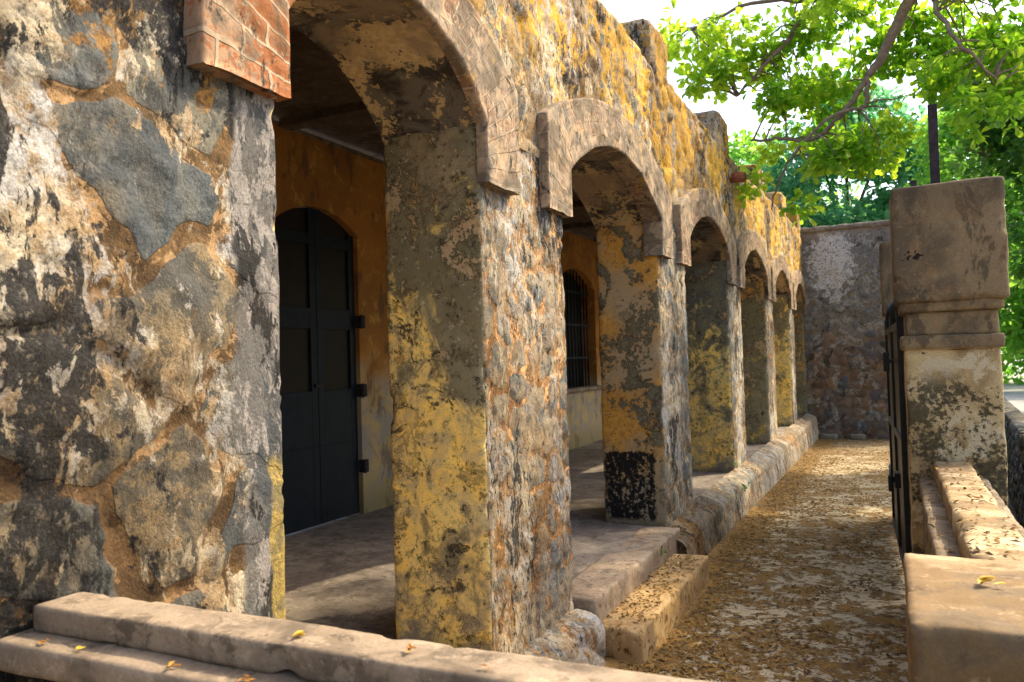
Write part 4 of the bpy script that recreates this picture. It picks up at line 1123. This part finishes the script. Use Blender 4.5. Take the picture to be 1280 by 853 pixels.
# masses behind the end wall
bg_tree('leafy_tree', (-1.2, 25, -.3), (-1.0, 24.6, 4.2), [(-2.2, 24, 5.4, 1.4, 1.2, 1.2), (-.8, 24, 5.0, 1.3, 1.2, 1.2), (.6, 24, 5.4, 1.3, 1.2, 1.3), (-1.6, 24.4, 7.2, 1.5, 1.3, 1.1), (0., 24.4, 7.3, 1.4, 1.3, 1.0), (1.4, 24.5, 7.0, 1.2, 1.2, 1.0), (-3.2, 24.4, 6.2, 1.0, 1.2, 1.0), (-.8, 25, 8.7, 1.3, 1.2, .7), (-.5, 25, 3.6, 2.4, 1.2, .9)],
        125, .19, MAT['leaf_blue'], 'bluish green tree rising straight behind the end wall', 71, 7, 120)
bg_tree('leafy_tree', (-5.5, 30, -.3), (-5.2, 29.5, 5), [(-5.6, 29, 6.4, 2.0, 1.6, 1.6), (-3.6, 29, 6.0, 1.8, 1.5, 1.5), (-7.8, 29, 6.2, 1.9, 1.5, 1.5), (-4.6, 29.4, 8.4, 1.6, 1.4, 1.0)],
        70, .26, MAT['leaf_mid'], 'tree mostly hidden behind the far merlons of the arcade', 81, 7, 60)
bg_tree('leafy_tree', (3.4, 23, -.1), (3.2, 22.6, 4.5), [(1.8, 22, 6.6, 1.2, 1.2, .9), (2.6, 22, 5.2, 1.3, 1.2, 1.2), (1.3, 22, 5.0, 1.1, 1.1, 1.0), (3.2, 22, 7.0, 1.3, 1.2, .8), (4.4, 22, 5.6, 1.6, 1.2, 1.4), (2.9, 22.4, 3.7, 1.2, 1.0, .7), (4.0, 22.4, 8.0, 1.4, 1.2, .8)],
        130, .18, MAT['leaf_mid'], 'bright green tree behind the iron upright and gate pillars', 91, 7, 120)
bg_tree('leafy_tree', (6.5, 34, -.1), (6.3, 33.5, 3), [(4.2, 33, 3.4, 1.6, 1.2, 1.5), (6.4, 33, 3.4, 1.8, 1.4, 1.6), (5.2, 33, 5.6, 2.0, 1.5, 1.5), (7.8, 33, 5.6, 2.0, 1.5, 1.5), (3.2, 33, 5.0, 1.3, 1.2, 1.3), (5.6, 33.2, 1.9, 1.8, 1.0, 1.0), (3.6, 33.2, 1.9, 1.0, .8, .8)],
        60, .28, MAT['leaf_mid'], 'distant tree low over the pale road at the right edge', 101, 7, 70, .4)
def hedge():
    blobs = [(x, 42 + 3 * math.sin(x), z, 3.2, 2, 2.2) for x in np.arange(-24, 34, 4.2) for z in (1.6, 4.6, 7.4)]
    C, D = blob_points(blobs, 60, 111, .5)
    o = leaf_cloud('far_foliage', C, D, .4, MAT['leaf_mid'], None, 112, .6, 6, .2, .55)
    tag(o, 'dense far green foliage filling the view behind the trees', 'foliage', None, 'stuff')
hedge()

# weeds
def weed(x, y, z, h, n, label, seed):
    rr = random.Random(seed); C = np.array([[x + rr.uniform(-.3, .3) * h, y + rr.uniform(-.3, .3) * h, z + rr.uniform(.3, 1) * h] for _ in range(n)])
    m = MB()
    for q in C: m.tube([(x, y, z), ((x + q[0]) / 2, (y + q[1]) / 2, z + .6 * (q[2] - z)), tuple(q)], [.002, .0015, .001], 4)
    e = empty('weed', (x, y, z), label, 'weed', 'weeds growing from the masonry')
    m.build('stem', MAT['weed'], e)
    leaf_cloud('leaves', C, np.tile([0, 0, 1.], (n, 1)), h * .55, MAT['weed'], e, seed, .3, 4, 0, .5)
weed(-1.46, 5.38, .24, .05, 4, 'small green weed in the side of the threshold slab above the long step', 3)
weed(-1.38, 8.35, .20, .07, 5, 'bright green weed sprouting from the plinth beyond the third pillar', 4)
weed(-1.55, 8.9, .36, .06, 4, 'darker green weed at the foot of the third pillar', 5)
fallen(-.93, 1.075, 1.141, .028, 'petal', 'curled yellow leaf lying on top of the near parapet coping, before the dark door', 5, 1)
fallen(-1.475, .995, 1.088, .02, 'petal_br', 'small brown leaf on the lower ledge of the near parapet, nearest its left end', 4, 2)
fallen(-1.375, .995, 1.088, .024, 'petal', 'yellow leaf on the lower ledge of the near parapet, second from its left end', 4, 3)
fallen(-1.14, .995, 1.088, .026, 'petal_br', 'orange leaf lying mid-way along the lower ledge of the near parapet', 5, 4)
fallen(-.97, .995, 1.088, .022, 'petal_br', 'rightmost orange leaf on the lower ledge of the near parapet', 5, 5)
fallen(-.71, 1.085, 1.141, .026, 'petal_br', 'brown leaf on the near parapet coping in front of the yellow pillar side', 3, 6)
fallen(-.56, 1.065, 1.141, .022, 'petal_br', 'dry leaf on the near parapet coping, nearest the step', 3, 7)
fallen(.17, 1.93, 1.105, .05, 'petal', 'long scatter of yellow leaf shreds on the blurred square post at lower right', 7, 8)
fallen(.27, 1.86, 1.105, .035, 'petal', 'small clump of yellow leaf bits on the square post, right of the longer scatter', 6, 9)
fallen(-1.0, 6.9, .0, .05, 'petal_br', 'pale orange leaf lying alone on the path beside the plinth', 2, 10)
#TREES-END

# ================================================================== camera, light, world
cam = bpy.data.cameras.new('camera'); co = bpy.data.objects.new('camera', cam); COL.objects.link(co); sc.camera = co
cam.sensor_width = 36; cam.lens = 28; cam.clip_start = .05; cam.clip_end = 3000
yaw, pitch, roll = R(25.334), R(1.4185), .03
from mathutils import Matrix, Vector
s, c = math.sin(yaw), math.cos(yaw)
F0 = Vector((-s, c, 0)); Rt = Vector((c, s, 0)); U0 = Vector((0, 0, 1))
Fw = F0 * math.cos(pitch) + U0 * math.sin(pitch); Up = U0 * math.cos(pitch) - F0 * math.sin(pitch)
# image x axis (right) expressed with the roll seen in the photograph
ir = Rt * math.cos(roll) + Up * math.sin(roll) * -1
iu = Up * math.cos(roll) + Rt * math.sin(roll)
Mx = Matrix((( ir.x, iu.x, -Fw.x, 0), (ir.y, iu.y, -Fw.y, 0), (ir.z, iu.z, -Fw.z, 1.6), (0, 0, 0, 1)))
co.matrix_world = Mx
cam.dof.use_dof = True; cam.dof.focus_distance = 3.7; cam.dof.aperture_fstop = 6.3

SUN_EL, SUN_AZ = 46, 42          # azimuth measured from +Y towards +X
sd = Vector((math.sin(R(SUN_AZ)) * math.cos(R(SUN_EL)), math.cos(R(SUN_AZ)) * math.cos(R(SUN_EL)), math.sin(R(SUN_EL))))
sl = bpy.data.lights.new('sun', 'SUN'); sl.energy = 2.0; sl.angle = R(1.); sl.color = (1., .86, .60)
so = bpy.data.objects.new('sun', sl); COL.objects.link(so); so.rotation_euler = sd.to_track_quat('Z', 'Y').to_euler(); so.location = sd * 50
w = bpy.data.worlds.new('World'); sc.world = w; w.use_nodes = True
nt = w.node_tree; bg = nt.nodes['Background']; sky = nt.nodes.new('ShaderNodeTexSky'); sky.sky_type = 'NISHITA'; sky.sun_disc = False
sky.sun_elevation = R(SUN_EL); sky.sun_rotation = R(SUN_AZ); sky.air_density = 1.0; sky.dust_density = 4.5; sky.ozone_density = 1.0
nt.links.new(sky.outputs[0], bg.inputs[0]); bg.inputs[1].default_value = .15
sc.view_settings.view_transform = 'Standard'; sc.view_settings.look = 'None'; sc.view_settings.exposure = 1.65; sc.view_settings.gamma = 1
sc.render.engine = 'CYCLES'; sc.cycles.use_denoising = True
sc.cycles.max_bounces = 7; sc.cycles.diffuse_bounces = 5; sc.cycles.transmission_bounces = 4; sc.cycles.caustics_reflective = False
